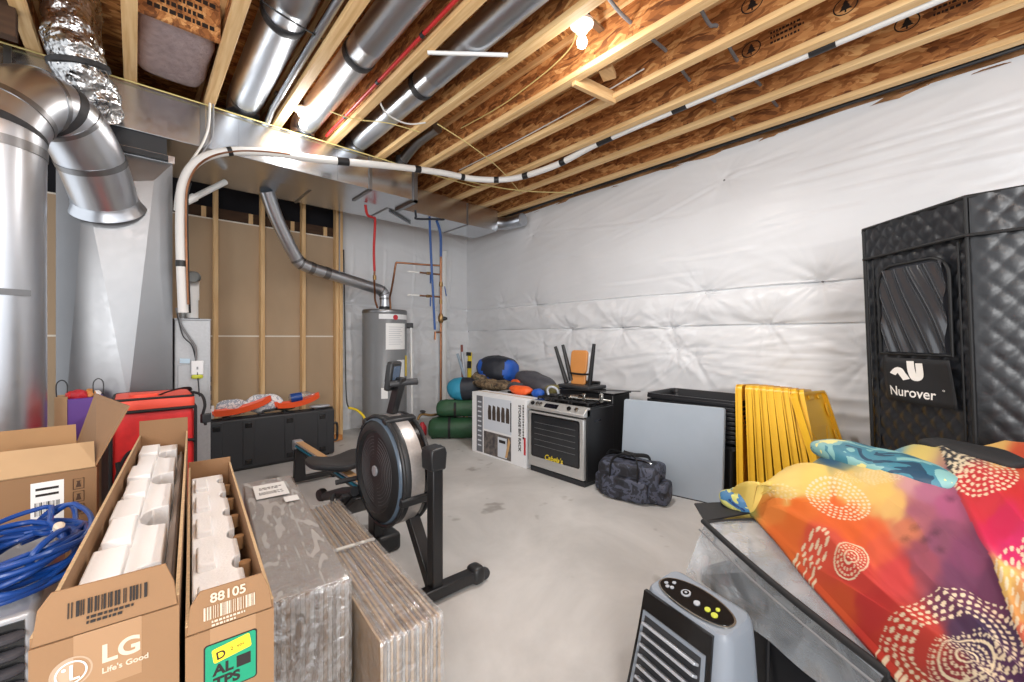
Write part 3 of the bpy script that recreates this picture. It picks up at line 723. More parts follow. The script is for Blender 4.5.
cable('corner_cable', 'pale cable running beneath the joists beside the refrigerant line', [(1.9, 3.72, 2.9), (2.4, 3.66, 2.9), (2.98, 3.55, 2.9), (3.4, 3.4, 2.91), (3.82, 3.1, 2.915)], .006, 'yellow_wire')
cable('web_cable', 'thin pale cable along the web of a joist right of the bulb', [(2.54, 1.45, 3.02), (2.54, 2.0, 2.99), (2.54, 2.8, 2.975), (2.54, 3.6, 2.98)], .005, 'white_wire')
for nm, lb, y, z, x0 in (('grey_drop_cable', 'grey cable threaded through the joists just right of the bulb', 1.32, 3.075, 1.78), ('grey_drop_cable', 'grey cable threaded through the joists further right of the bulb', 1.0, 3.06, 2.2)):
    cable(nm, lb, [(x0, y, z + .06), (x0 + .3, y + .01, z), (2.6, y - .01, z + .01), (3.0, y + .015, z - .005), (3.4, y, z), (3.8, y, z)], .011, 'grey_wire')
cable('black_corner_cable', 'black cable along the dark gap above the white sheeting', [(3.9, 4.9, 2.9), (3.92, 4.3, 2.935), (3.93, 3.4, 2.95), (3.93, 2.0, 2.95), (3.93, .5, 2.95), (3.93, -.5, 2.95)], .014, 'blacktape')
cable('bay_cable', 'black cable hanging across the bay of the leftmost round duct', [(.45, 2.5, 3.0), (.55, 2.45, 2.93), (.72, 2.5, 2.94), (.83, 2.6, 3.0)], .005, 'blacktape')
tag(link('white_conduit', MB().tube([(1.30, 2.17, 2.917), (1.67, 1.86, 2.917)], .012, 10), M['pvc']), 'short white pipe bridging two joists left of the bulb', 'pipe')
t = thing('red_pipe', 'red plastic water pipe clipped along a joist overhead', 'pipe', (1.235, 2, 2.95))
link('pipe', MB().tube([(1.235, 3.74, 2.962), (1.235, 2.0, 2.962), (1.235, -1.4, 2.962)], .012, 12), M['redpex'], t)
for y in (3.3, 2.7, 2.1, 1.6): link('clip', MB().lathe([(.016, 0), (.016, .03)], (1.235, y, 2.962), (0, 1, 0), 12), M['blacktape'], t)
# bulbs
def lampholder(label, x, y, z, cz):
    t = thing('bulb_lampholder', label, 'lamp', (x, y, z))
    link('backing_box', MB().lathe([(.05, 0), (.05, .05)], (x, y, z + .01), (0, 0, 1), 8), M['blacktape'], t)
    link('porcelain_base', MB().lathe([(.03, -.045), (.036, -.04), (.05, -.015), (.068, -.002), (.07, .012), (.06, .014)], (x, y, z), (0, 0, 1), 32), M['porcelain'], t)
    pr = [(.013, 0), (.014, .012), (.02, .03), (.029, .05), (.031, .065), (.026, .083), (.014, .094), (.002, .097)]
    link('glass_bulb', MB().lathe(pr, (x, y, z - .04), (0, 0, -1), 24), M['bulb'], t)
    m = MB().b2((x - .2, y - .02, z + .06), (x + .2, y + .02, z + .075)); link('mounting_bar', m, M['galv_dull'], t)
lampholder('white porcelain lampholder with lit bulb in the ceiling centre', 1.955, 1.52, 3.055, 0)
lampholder('white porcelain lampholder with lit bulb above the main duct', .985, 3.52, 2.995, 0)
# ------------------------------------------------------------------ water heater and plumbing
hx, hy = 2.335, 4.93
t = thing('water_heater', 'tall grey cylindrical water heater with paper sheet taped on it', 'water heater', (hx, hy, 0))
link('tank', MB().lathe([(.262, .03), (.27, .04), (.27, 1.53), (.262, 1.545), (.05, 1.56)], (hx, hy, 0), (0, 0, 1), 64), M['heater'], t)
link('top_ring', MB().lathe([(.272, 1.505), (.274, 1.51), (.274, 1.535), (.266, 1.55)], (hx, hy, 0), (0, 0, 1), 64, cap=False), M['galv_dull'], t)
link('foot_ring', MB().lathe([(.25, 0), (.25, .035)], (hx, hy, 0), (0, 0, 1), 48), M['black_matte'], t)
def on_cyl(a0, a1, z0, z1, r, n=14):
    f = MB()
    A0, A1 = R(a0), R(a1)
    f.grid(lambda u, v: Vector((hx + r * math.cos(A0 + (A1 - A0) * u), hy + r * math.sin(A0 + (A1 - A0) * u), z0 + (z1 - z0) * v)), n, 1); return f
# the camera looks at the tank from about -116 degrees
link('brand_strip', on_cyl(-130, -30, 1.43, 1.49, .2715), M['white'], t)
lab(link('round_badge', MB().lathe([(.032, 0), (.032, .004)], (hx + .271 * math.cos(R(-88)), hy + .271 * math.sin(R(-88)), 1.452), (math.cos(R(-88)), math.sin(R(-88)), 0), 24), M['red'], t), 'round red badge')
lab(link('notice_sheet', on_cyl(-113, -54, 1.06, 1.38, .272), M['paper'], t), 'white paper sheet')
m = MB()
for k in range(9): m.add(on_cyl(-106, -64 - (k * 7 % 12), 1.33 - k * .026, 1.336 - k * .026, .2725, 6).v, on_cyl(-135, -95, 0, 1, 1, 6).f)
link('notice_lines', m, mat('faint_print', (190, 192, 196), .8), t)
link('yellow_label', on_cyl(-52, -34, .72, .98, .272), M['yellow_sticker'], t)
link('info_label', on_cyl(-84, -56, .70, .93, .272), M['white'], t)
link('access_cover', on_cyl(-124, -108, .47, .60, .273), M['paper'], t)
link('relief_valve', MB().box((hx + .29, hy - .1, 1.36), (.09, .07, .07), rotz(R(-20))), M['black_matte'], t, bevel=.01)
link('flue_collar', MB().lathe([(.075, 1.55), (.07, 1.58), (.065, 1.6)], (hx, hy, 0), (0, 0, 1), 32), M['black_matte'], t)
t = thing('flue_duct', 'galvanised flue sloping down from the main duct to the water heater', 'duct', (1.6, 4.85, 1.6))
fl = smoothpath([(.95, 4.57, 2.63), (1.06, 4.67, 2.4), (1.26, 4.8, 2.08), (1.37, 4.83, 1.99), (1.7, 4.88, 1.92), (2.15, 4.92, 1.83), (2.28, 4.93, 1.80), (2.335, 4.93, 1.73), (2.335, 4.93, 1.59)], 6)
link('pipe', MB().tube(fl, .066, 24), M['galv_pipe'], t)
for i in (13, 16, 19, 22, 36, 40, 43): link('joint_ring', MB().tube(fl[i:i + 2], .069, 24), M['galv_dull'], t)
tag(link('hanger_strap', MB().b2((1.72, 4.80, 1.95), (1.735, 4.812, 2.66)), M['galv_dull']), 'thin grey metal strap holding up the sloping flue', 'strap')
tag(link('discharge_tube', MB().tube([(2.61, 4.76, 1.33), (2.615, 4.74, .12)], .014, 12), M['pvc']), 'thin white discharge tube down the right side of the heater', 'pipe')
t = thing('standpipe', 'white plastic standpipe along the far wall behind the copper riser', 'pipe', (3.44, 5.3, 0))
link('pipe', MB().tube([(3.44, 5.28, .0), (3.44, 5.28, 2.45)], .05, 20), M['pvc'], t)
link('cap', MB().lathe([(.056, 0), (.058, .02), (.058, .09), (.045, .1)], (3.44, 5.28, 2.42), (0, 0, 1), 20), M['pvc'], t)
cx, cy = 2.78, 4.33
t = thing('copper_riser', 'copper water riser with valves and side branches beside the heater', 'pipe', (cx, cy, 0))
link('riser', MB().tube([(cx, cy, 0), (cx, cy, 2.2)], .014, 12), M['copper'], t)
link('branch', MB().tube(smoothpath([(cx, cy, 2.09), (2.55, 4.42, 2.09), (2.32, 4.52, 2.095), (2.29, 4.54, 2.08), (2.285, 4.58, 1.95), (2.31, 4.7, 1.78), (2.33, 4.78, 1.7), (2.35, 4.80, 1.56)], 4), .012, 10), M['copper'], t)
for z in (1.98, 1.705): 
    link('stub', MB().tube([(cx, cy, z), (2.5, cy + .03, z)], .011, 10), M['copper'], t)
    lab(link('white_stub', MB().tube([(2.52, cy + .03, z), (2.36, cy + .05, z)], .011, 10), M['pvc'], t), 'white plastic stub')
    v = link('valve', MB().box((2.62, cy + .02, z), (.06, .035, .035)), M['brass'], t, bevel=.008)
    lab(link('lever', MB().box((2.62, cy - .02, z - .07), (.014, .006, .11)), M['bluepex'], v), 'blue lever')
v = link('valve', MB().lathe([(.02, 0), (.026, .02), (.02, .06)], (cx, cy, 1.83), (0, 0, 1), 12), M['brass'], t)
lab(link('lever', MB().box((cx + .06, cy - .01, 1.78), (.012, .006, .12), roty(R(-12))), M['bluepex'], v), 'blue lever')
v = link('pressure_regulator', MB().lathe([(.018, -.06), (.034, -.03), (.036, .02), (.02, .06)], (cx, cy, 1.44), (0, 0, 1), 16), M['brass'], t)
link('bonnet', MB().lathe([(.026, 0), (.026, .05), (.012, .08)], (cx, cy, 1.44), (.8, -.5, 0), 12), M['black_matte'], v)
link('drain_tee', MB().tube([(cx, cy, 1.27), (2.68, cy - .03, 1.27), (2.67, cy - .04, 1.18)], .013, 10), M['copper'], t)
link('coupling', MB().lathe([(.019, 0), (.019, .08)], (cx, cy, .3), (0, 0, 1), 12), M['chrome'], t)
link('coupling', MB().lathe([(.018, 0), (.018, .05)], (cx, cy, 1.62), (0, 0, 1), 12), M['brass'], t)
link('pipe_wrap', MB().tube([(cx, cy, .0), (cx, cy, .12)], .02, 12), M['grey_wire'], t)
v = link('hose_bib', MB().tube(smoothpath([(cx, cy, .27), (2.66, 4.36, .26), (2.55, 4.4, .28), (2.5, 4.4, .22)], 4), .016, 10), M['brass'], t)
link('wheel_handle', MB().lathe([(.005, 0), (.035, .004), (.035, .012), (.005, .016)], (2.55, 4.37, .31), (0, -.3, 1), 14), M['black_matte'], v)
tag(link('blue_pipe', MB().tube(smoothpath([(2.59, 4.28, 2.64), (2.61, 4.28, 2.2), (2.64, 4.28, 1.7), (2.67, 4.29, 1.3)], 5), .014, 10), M['bluepex']), 'long blue plastic pipe crossing in front of the copper branches', 'pipe')
tag(link('blue_pipe', MB().tube(smoothpath([(2.70, 4.35, 2.7), (2.77, 4.33, 2.5), (cx, cy, 2.2)], 5), .016, 10), M['bluepex']), 'short blue plastic pipe feeding the top of the copper riser', 'pipe')
tag(link('blue_pipe', MB().tube(smoothpath([(2.3, 4.1, 2.62), (2.32, 4.12, 2.56), (2.34, 4.14, 2.54), (2.6, 4.2, 2.6), (2.75, 4.22, 2.63), (2.78, 4.28, 2.68)], 4), .012, 10), M['navy']), 'dark blue plastic pipe running level beneath the branch duct', 'pipe')
t = thing('red_heater_pipe', 'red plastic hot pipe dropping to the water heater', 'pipe', (1.98, 4.6, 1.57))
link('pipe', MB().tube(smoothpath([(1.80, 4.26, 2.61), (1.84, 4.3, 2.52), (1.93, 4.36, 2.52), (1.97, 4.4, 2.5), (2.0, 4.5, 2.2), (2.03, 4.55, 1.97)], 5), .014, 10), M['redpex'], t)
link('copper_tail', MB().tube(smoothpath([(2.03, 4.55, 1.97), (2.05, 4.6, 1.85), (2.11, 4.72, 1.75), (2.14, 4.78, 1.66), (2.18, 4.8, 1.565)], 5), .012, 10), M['copper'], t)
link('fitting', MB().lathe([(.02, 0), (.02, .05)], (2.04, 4.57, 1.87), (0, 0, 1), 10), M['brass'], t)
tag(link('gas_hose', MB().tube(smoothpath([(1.9, 4.98, .36), (1.96, 4.9, .34), (2.0, 4.8, .28), (2.03, 4.75, .2), (2.1, 4.72, .22)], 6), .014, 10), M['yellow_sticker']), 'yellow flexible gas hose at the foot of the heater', 'hose')
tag(link('gas_pipe', MB().tube(smoothpath([(1.92, 5.2, 2.3), (1.92, 5.15, 1.2), (1.915, 5.1, .5), (1.9, 4.98, .36)], 6), .008, 10), M['black_metal']), 'black gas pipe beside the pine end post', 'pipe')
tag(link('floor_tube', MB().tube(smoothpath([(2.0, 4.45, .012), (2.3, 4.5, .012), (2.6, 4.66, .012), (2.615, 4.74, .12)], 6), .011, 8), M['white_wire']), 'pale tube lying on the floor in front of the heater', 'hose')
tag(link('red_can', MB().lathe([(.05, 0), (.055, .02), (.055, .1), (.03, .14), (.02, .16)], (2.62, 4.5, 0), (0, 0, 1), 20), M['red']), 'small red can beside the green bags', 'can')
# ------------------------------------------------------------------ appliances and the pile by the right wall
FX, RY0, RY1, RH = 2.64, 2.03, 2.67, .635
t = thing('range', 'slide-in gas range with stainless front and dark oven window', 'oven', (2.85, 2.35, 0))
link('body', MB().b2((FX + .035, RY0, .03), (3.05, RY1, RH - .012)), M['black_metal'], t, bevel=.006)
link('kick_plate', MB().b2((FX + .02, RY0 + .01, 0), (3.0, RY1 - .02, .04)), M['black_matte'], t)
d = link('oven_door', MB().b2((FX, RY0 + .008, .055), (FX + .034, RY1 - .008, .545)), M['steel'], t, bevel=.006)
link('window', MB().prism([(a + 0, b) for a, b in rrect(.52, .36, .015)], (FX - .002, (RY0 + RY1) / 2, .335), (0, -1, 0), (0, 0, 1), (.004, 0, 0)), M['glass_dark'], d)
link('window_frame', MB().prism(rrect(.55, .385, .02), (FX - .0008, (RY0 + RY1) / 2, .335), (0, -1, 0), (0, 0, 1), (.003, 0, 0)), M['black_gloss'], d)
m = MB()
for k in range(5): m.tube([(FX - .003, RY0 + .09, .25 + k * .05), (FX - .003, RY1 - .09, .25 + k * .05)], .0012, 5)
link('rack_lines', m, M['grey_wire'], d)
m = MB().tube([(FX - .018, RY0 + .05, .54), (FX - .018, RY1 - .05, .54)], .008, 12)
for y in (RY0 + .06, RY1 - .06): m.tube([(FX - .018, y, .54), (FX + .01, y, .54)], .006, 8)
link('handle', m, M['steel'], d)
lab(link('lettering', text_mb("Cabela's", .062, (FX - .0032, 2.46, .145), (0, -1, 0), (0, 0, 1), .0005, .001, .25), M['yellow_tool'], d), 'yellow script lettering')
p = link('control_panel', MB().prism([(0, .56), (.0, .585), (.055, RH), (.09, RH), (.09, .56)], (FX - .008, RY0, 0), (1, 0, 0), (0, 0, 1), (0, RY1 - RY0, 0)), M['steel'], t, bevel=.005)
ex, ez = Vector((0, -1, 0)), Vector((.055, 0, .05)).normalized(); nn = Vector((-.05, 0, .055)).normalized()
pc = Vector((FX - .008 + .028, 0, .61))
m = MB().prism(rrect(.15, .045, .006), Vector((pc.x, 2.40, pc.z)) - nn * .002, ex, ez, nn * .004); link('display', m, M['led'], p)
for y in (2.62, 2.56, 2.52, 2.2, 2.12): 
    link('knob', MB().lathe([(.018, 0), (.02, .006), (.016, .016), (.0, .017)], Vector((pc.x, y, pc.z)), nn, 20), M['black_gloss'] if y in (2.62, 2.2) else M['chrome'], p)
link('cooktop', MB().b2((FX + .08, RY0 + .006, RH - .014), (3.05, RY1 - .006, RH)), M['black_gloss'], t, bevel=.003)
link('side_slot', MB().prism(rrect(.09, .018, .008), (2.82, RY0 - .0005, .52), (1, 0, 0), (0, 0, 1), (0, .002, 0)), M['led'], t)
def grate(y0, y1, label):
    m = MB(); z = RH + .004
    for y in (y0, (y0 + y1) / 2, y1): m.box((2.88, y, z + .022), (.29, .012, .014))
    for x in (2.74, 2.83, 2.93, 3.02): m.box((x, (y0 + y1) / 2, z + .022), (.012, y1 - y0 + .012, .014))
    for x in (2.74, 3.02):
        for y in (y0, y1): m.box((x, y, z + .01), (.014, .014, .022))
    return tag(link('burner_grate', m, M['grating'], bevel=.003), label, 'grate', 'grates on the range')
grate(2.07, 2.24, 'black cast iron grate on the right half of the cooktop'); grate(2.27, 2.44, 'black cast iron grate in the middle of the cooktop'); grate(2.47, 2.63, 'black cast iron grate at the left end of the cooktop')
ZG = RH + .033
tag(link('steel_rod', MB().tube([(2.93, 2.5, ZG + .052), (3.2, 1.86, ZG + .075)], .004, 8), M['black_metal']), 'long thin dark rod laid across the range top', 'rod')
m = MB().tube([(2.78, 2.30, ZG + .015), (2.86, 2.04, ZG + .015)], .013, 12); m.lathe([(.02, 0), (.022, .02), (.018, .07)], (2.79, 2.29, ZG + .02), (.3, -1, 0), 14)
t = thing('pipe_clamp', 'silver hand clamp resting on the right side of the range top', 'tool', (2.82, 2.15, ZG))
link('bar', m, M['chrome'], t)
link('jaw', MB().box((2.87, 2.03, ZG + .03), (.035, .03, .075), rotz(.3)), M['chrome'], t, bevel=.006)
link('jaw', MB().box((2.82, 2.17, ZG + .028), (.03, .028, .06), rotz(.3)), M['chrome'], t, bevel=.006)
link('screw', MB().tube([(2.87, 2.05, ZG + .02), (2.92, 1.97, ZG + .01)], .007, 10), M['chrome'], t)
t = thing('camp_lantern', 'pale hooked clamp lamp at the left end of the range top', 'tool', (2.83, 2.52, ZG))
link('hook', MB().tube(smoothpath([(2.8, 2.56, ZG + .01), (2.8, 2.57, ZG + .06), (2.82, 2.54, ZG + .085), (2.85, 2.5, ZG + .06), (2.86, 2.49, ZG + .01)], 5), .012, 10), M['silver'], t)
link('base', MB().box((2.84, 2.51, ZG + .012), (.08, .07, .024)), M['black_matte'], t, bevel=.006)
tag(link('olive_hat', MB().soft((2.9, 2.6, ZG + .045), (.07, .06, .05), .8, .9, 24, 14, bump=.01, fr=20), mat('olive_cloth', (112, 104, 62), .8)), 'crumpled olive hat at the left rear of the range', 'hat')
for i, (x, y, r, l) in enumerate(((2.78, 2.38, .035, 'small black tin on the front of the cooktop'), (2.97, 2.33, .045, 'black burner cap left on the rear of the cooktop'))):
    tag(link('burner_disc', MB().lathe([(r, 0), (r, .02), (r * .7, .03), (0, .032)], (x, y, ZG - .004), (0, 0, 1), 20), M['black_gloss']), l, 'burner')
# second black appliance behind
t = thing('black_cabinet', 'plain black appliance cabinet standing behind the range', 'cabinet', (3.2, 2.35, 0))
link('body', MB().b2((3.07, 2.05, .02), (3.34, 2.66, .70)), M['black_metal'], t, bevel=.008)
link('top_panel', MB().b2((3.06, 2.04, .70), (3.35, 2.67, .715)), M['black_gloss'], t, bevel=.003)
link('foot_rail', MB().b2((3.09, 2.07, 0), (3.32, 2.64, .02)), M['black_matte'], t)
# chair upside down
t = thing('upturned_chair', 'upside-down chair with black legs and a tan plywood back', 'chair', (3.2, 2.5, .715))
def bar(mb, a, b, r0, r1=None, seg=12): return mb.tube([a, b], [r0, r1 or r0], seg)
link('seat_frame', MB().b2((3.06, 2.30, .718), (3.34, 2.68, .75)), M['black_matte'], t, bevel=.01)
for a, b in (((3.2, 2.68, .75), (3.2, 2.83, 1.11)), ((3.2, 2.62, .78), (3.2, 2.73, 1.13)), ((3.2, 2.40, .73), (3.2, 2.345, 1.145))):
    link('leg', bar(MB(), a, b, .024, .017), M['black_metal'], t)
link('folded_leg', bar(MB(), (3.28, 2.34, .77), (3.28, 2.66, .765), .016), M['black_metal'], t)
m = MB(); m.prism([(x, y) for x, y in rrect(.20, .23, .035)], (3.22, 2.55, .965), (0, -1, 0), (.12, 0, .99), (.03, 0, 0)); m.prism(rrect(.17, .11, .02), (3.20, 2.54, .80), (0, -1, 0), (.12, 0, .99), (.03, 0, 0))
link('plywood_back', m, M['tan'], t, bevel=.008)
link('cross_bar', MB().tube(smoothpath([(3.19, 2.64, .855), (3.195, 2.5, .848), (3.19, 2.39, .855)], 5), .009, 10), M['black_metal'], t)
# storage rack box
SY0, SY1 = 2.70, 3.52
t = thing('storage_rack_box', 'flat white carton printed with storage bins, between range and green bags', 'box', (2.74, 3.1, 0))
link('carton', MB().b2((2.65, SY0, 0), (2.83, SY1, .632)), M['white'], t, bevel=.003)
fx = 2.6492
def panel(nm, y0, y1, z0, z1, m, lift=.0): return link(nm, MB().b2((fx - lift - .0006, y0, z0), (fx - lift + .0008, y1, z1)), m, t)
gp = mat('grey_print_strip', (104, 106, 112), .6); bp_ = mat('pale_blue_print', (206, 212, 220), .6); pic = mat('photo_print', (118, 110, 104), .6, col2=(60, 58, 62), var=.1, vscale=24)
panel('printed_strip', 3.34, 3.44, .02, .60, gp); panel('printed_panel', 2.90, 3.32, .27, .60, bp_)
panel('printed_photo', 2.905, 3.32, .02, .25, pic)
m = MB()
for k in range(5): 
    y = 3.25 - k * .068
    m.prism([(0, 0), (.05, 0), (.052, .07), (.045, .14), (.008, .15), (-.004, .08)], (fx - .0012, y, .375), (0, -1, 0), (0, 0, 1), (.002, 0, 0))
link('printed_bins', m, mat('brown_bin_print', (70, 60, 54), .6), t)
m = MB(); m.b2((fx - .0011, 2.965, .03), (fx + .001, 3.1, .225)); link('printed_shelf', m, bp_, t)
m = MB(); m.b2((fx - .0011, 2.90, .30), (fx + .001, 2.915, .58)); m.b2((fx - .0013, 2.985, .17), (fx, 3.08, .2)); link('printed_bars', m, M['ink'], t)
m = MB().prism([(0, 0), (.03, 0), (.075, .16), (.05, .2)], (fx - .0012, 2.99, .04), (0, -1, 0), (0, 0, 1), (.002, 0, 0)); link('printed_figure', m, mat('tan_print', (200, 160, 110), .6), t)
lab(link('lettering', text_mb('STORAGE BIN RACK', .047, (fx - .0012, 2.80, .575), (0, 0, -1), (0, -1, 0), .0005, .0012), M['ink'], t), 'STORAGE BIN RACK lettering')
link('lettering', dash_mb((fx - .0008, 2.745, .58), (0, 0, -1), (0, -1, 0), .30, .016, 1), M['ink'], t)
panel('red_print', 2.705, 2.73, .12, .28, M['red'])
m = MB()
for k in range(10): m.b2((fx - .0011, 3.36, .08 + k * .05), (fx, 3.42, .095 + k * .05))
link('strip_print', m, bp_, t)
link('tape', MB().b2((2.735, SY0 - .0005, .6315), (2.75, SY1 + .0005, .6335)), M['kraft_pale'], t)
tag(link('flat_carton', MB().b2((2.835, 2.72, 0), (2.93, 3.42, .615)), M['white'], bevel=.003), 'second flat white carton right behind the printed one', 'box')
# dark bin behind, carrying the bags
def tote_mesh(L, W, H, wall=.004, flare=.05):
    f = MB(); lv = [(-.0, 0), (.02, .0)]
    rings = []
    def ring(l, w, z, r): return [Vector((x, y, z)) for x, y in rrect(l, w, r)]
    out = [ring(L - 2 * flare, W - 2 * flare, 0, .04), ring(L - 2 * flare + .01, W - 2 * flare + .01, .02, .045), ring(L - .05, W - .05, H - .10, .05), ring(L - .05, W - .05, H - .03, .05), ring(L, W, H - .03, .05), ring(L, W, H, .05),
           ring(L - .03, W - .03, H, .045), ring(L - .05, W - .05, H - .03, .045), ring(L - 2 * flare, W - 2 * flare, .012, .04)]
    f.loft(out); return f
def tote_rim(L, W, z, h=.018):
    f = MB(); a = rrect(L, W, .05); b = rrect(L - .035, W - .035, .045)
    f.loft([[Vector((x, y, z)) for x, y in a], [Vector((x, y, z + h)) for x, y in a], [Vector((x, y, z + h)) for x, y in b], [Vector((x, y, z)) for x, y in b]], cap=False); return f
t = tag(link('storage_tote', tote_mesh(.74, .48, .56).xf(Matrix.Translation((3.42, 3.2, 0)) @ Matrix.Rotation(PI / 2, 4, 'Z')), M['tote']), 'black tote hidden behind the white cartons under the bags', 'tote')
tag(link('tote_cover', MB().b2((3.19, 2.84, .562), (3.65, 3.56, .585)), M['tote'], bevel=.006), 'black lid closing the tote under the piled bags', 'lid')
# bags
def bagshape(nm, m, c, rad, rot, label, cat, e1=.75, e2=.75, bump=.02, fr=6): return tag(link(nm, MB().soft(c, rad, e1, e2, 48, 28, rot, bump, fr), M[m]), label, cat)
t = thing('stuff_sack', 'royal blue and black stuff sack on top of the pile', 'bag', (3.3, 3.42, .66))
def bluecut(q): return q
sack = MB().soft((3.33, 3.90, .80), (.20, .27, .175), .8, .8, 56, 32, rotz(R(15)) @ roty(R(8)), .02, 6)
s1, s2 = MB(), MB()
for f in sack.f:
    c = sum((sack.v[i] for i in f), Vector()) / len(f)
    k = (c.y - 3.90) * 1.0 + (c.z - .80) * -.75 - .02 + .03 * math.sin(c.z * 30)
    (s1 if (k > 0.0 and not (abs(k - .12) < .035)) or c.y < 3.68 else s2).f.append(f)
s1.v = sack.v; s2.v = sack.v; s1.m = [0] * len(s1.f); s2.m = [0] * len(s2.f)
lab(link('blue_panels', s1, M['blue'], t), 'royal blue panels'); lab(link('black_panel', s2, M['navy'], t), 'black panel')
link('drawcord', MB().tube(smoothpath([(3.24, 3.67, .68), (3.18, 3.71, .66), (3.14, 3.77, .69), (3.17, 3.83, .67)], 5), .006, 8), M['white_wire'], t)
bagshape('camo_blanket', 'camo', (3.10, 3.70, .655), (.13, .30, .06), rotz(R(6)), 'rumpled woodland camouflage blanket under the blue sack', 'blanket', .8, .8, .035, 9)
bagshape('camo_blanket', 'camo', (3.16, 4.02, .66), (.12, .16, .10), rotz(R(20)), 'bunched camouflage net at the left of the blue sack', 'blanket', .9, .9, .04, 10)
bagshape('sleeping_bag', 'charcoal', (3.28, 3.20, .70), (.15, .30, .115), rotz(R(-6)) @ rotx(R(10)), 'charcoal sleeping bag with an orange patch beside the chair legs', 'sleeping bag', .8, .8, .025, 7)
t2 = D.objects['sleeping_bag']
MATW[t2.name] = Matrix.Translation(t2.location)
lab(link('orange_patch', MB().soft((3.135, 3.36, .70), (.025, .09, .038), .8, .8, 24, 14, rotz(R(-14)), .008, 16), M['orange'], t2), 'orange patch')
bagshape('orange_jacket', 'orange', (2.97, 3.10, .66), (.07, .15, .045), rotz(R(4)), 'bright orange garment lying on top of the cartons', 'garment', .8, .8, .02, 12)
bagshape('grey_garment', 'charcoal', (3.04, 3.26, .67), (.06, .1, .05), None, 'grey garment bunched behind the orange one', 'garment', .8, .8, .02, 12)
bagshape('blue_jacket', 'blue', (2.90, 2.79, .665), (.05, .07, .04), None, 'small blue garment tucked beside the range corner', 'garment', .8, .8, .015, 14)
# green rolls and teal bag left of the carton
def roll(c, L, r, ang, label, k):
    t = thing('duffel_roll', label, 'bag', (c[0], c[1], c[2] - r), 0, 'green rolled bags')
    prof = [(r * .35, 0), (r * .75, .012), (r * .96, .05), (r, .12), (r * .98, L * .5), (r, L - .12), (r * .95, L - .05), (r * .7, L - .01), (r * .3, L)]
    ax = Vector((math.cos(ang), math.sin(ang), 0)); m = MB().lathe(prof, Vector(c) - ax * L / 2, ax, 36)
    m2 = MB(); 
    vs = []
    for p in m.v:
        q = p + Vector((0, 0, noise.noise(p * 9 + Vector((k, 0, 0))) * .034)); q.z = max(q.z, c[2] - r + .002); vs.append(q)
    m.v = vs
    link('body', m, M['green'], t)
    for s in (.3, .72): link('strap', MB().lathe([(r * 1.03, 0), (r * 1.035, .005), (r * 1.035, .025), (r * 1.03, .03)], Vector(c) - ax * L / 2 + ax * (L * s), ax, 36), M['blackfab'], t)
    return t
roll((2.91, 4.07, .125), .80, .125, R(-38), 'lower dark green rolled bag on the floor by the copper riser', 1)
roll((2.97, 4.08, .345), .70, .11, R(-36), 'upper dark green rolled bag stacked on the other', 2)
tag(link('cord_tie', MB().tube(smoothpath([(3.02, 3.84, .45), (2.98, 3.83, .44), (2.95, 3.85, .40), (2.93, 3.85, .37)], 5), .008, 8), M['white_wire']), 'white cord end lying on the upper green roll', 'cord')
t = thing('teal_sack', 'teal and black sack on top of the green rolls', 'bag', (3.06, 4.0, .45))
sack = MB().soft((2.99, 4.12, .57), (.14, .22, .14), .8, .8, 48, 28, rotz(R(48)) @ roty(R(10)), .018, 7)
s1, s2 = MB(), MB(); s1.v = sack.v; s2.v = sack.v
for f in sack.f:
    c = sum((sack.v[i] for i in f), Vector()) / len(f); k = (c.x - 2.99) * .72 - (c.y - 4.12) * .68
    (s1 if k < -.02 else s2).f.append(f)
s1.m = [0] * len(s1.f); s2.m = [0] * len(s2.f)
lab(link('teal_panel', s1, M['teal'], t), 'teal panel'); lab(link('black_panel', s2, M['navy'], t), 'black panel')
# leaning tools in the corner
t = thing('spirit_level', 'yellow spirit level leaning in the far corner', 'level', (3.6, 4.55, 0))
ax = rotx(R(-6)) @ roty(R(6))
link('beam', MB().box((3.50, 4.72, .5), (.06, .028, 1.0), ax), M['yellow_tool'], t, bevel=.004)
link('vial_window', MB().box((3.512, 4.735, .82), (.05, .034, .10), ax), M['black_gloss'], t)
link('vial_window', MB().box((3.525, 4.765, .97), (.062, .034, .05), ax), M['black_gloss'], t)
tag(link('wood_pole', MB().tube([(3.40, 4.70, 0), (3.50, 4.90, 1.1)], .018, 10), mat('brown_pole', (130, 70, 60), .6)), 'reddish brown pole leaning beside the spirit level', 'pole')
tag(link('grey_tube', MB().tube([(3.36, 4.5, 0), (3.42, 4.78, 1.0)], .022, 10), M['silver']), 'silver tube leaning left of the reddish pole', 'tube')
tag(link('grey_tube', MB().tube([(3.42, 4.35, 0), (3.30, 4.72, .98)], .02, 10), mat('blue_grey_tube', (150, 166, 180), .4)), 'blue-grey tube slanting left of the other tools', 'tube')
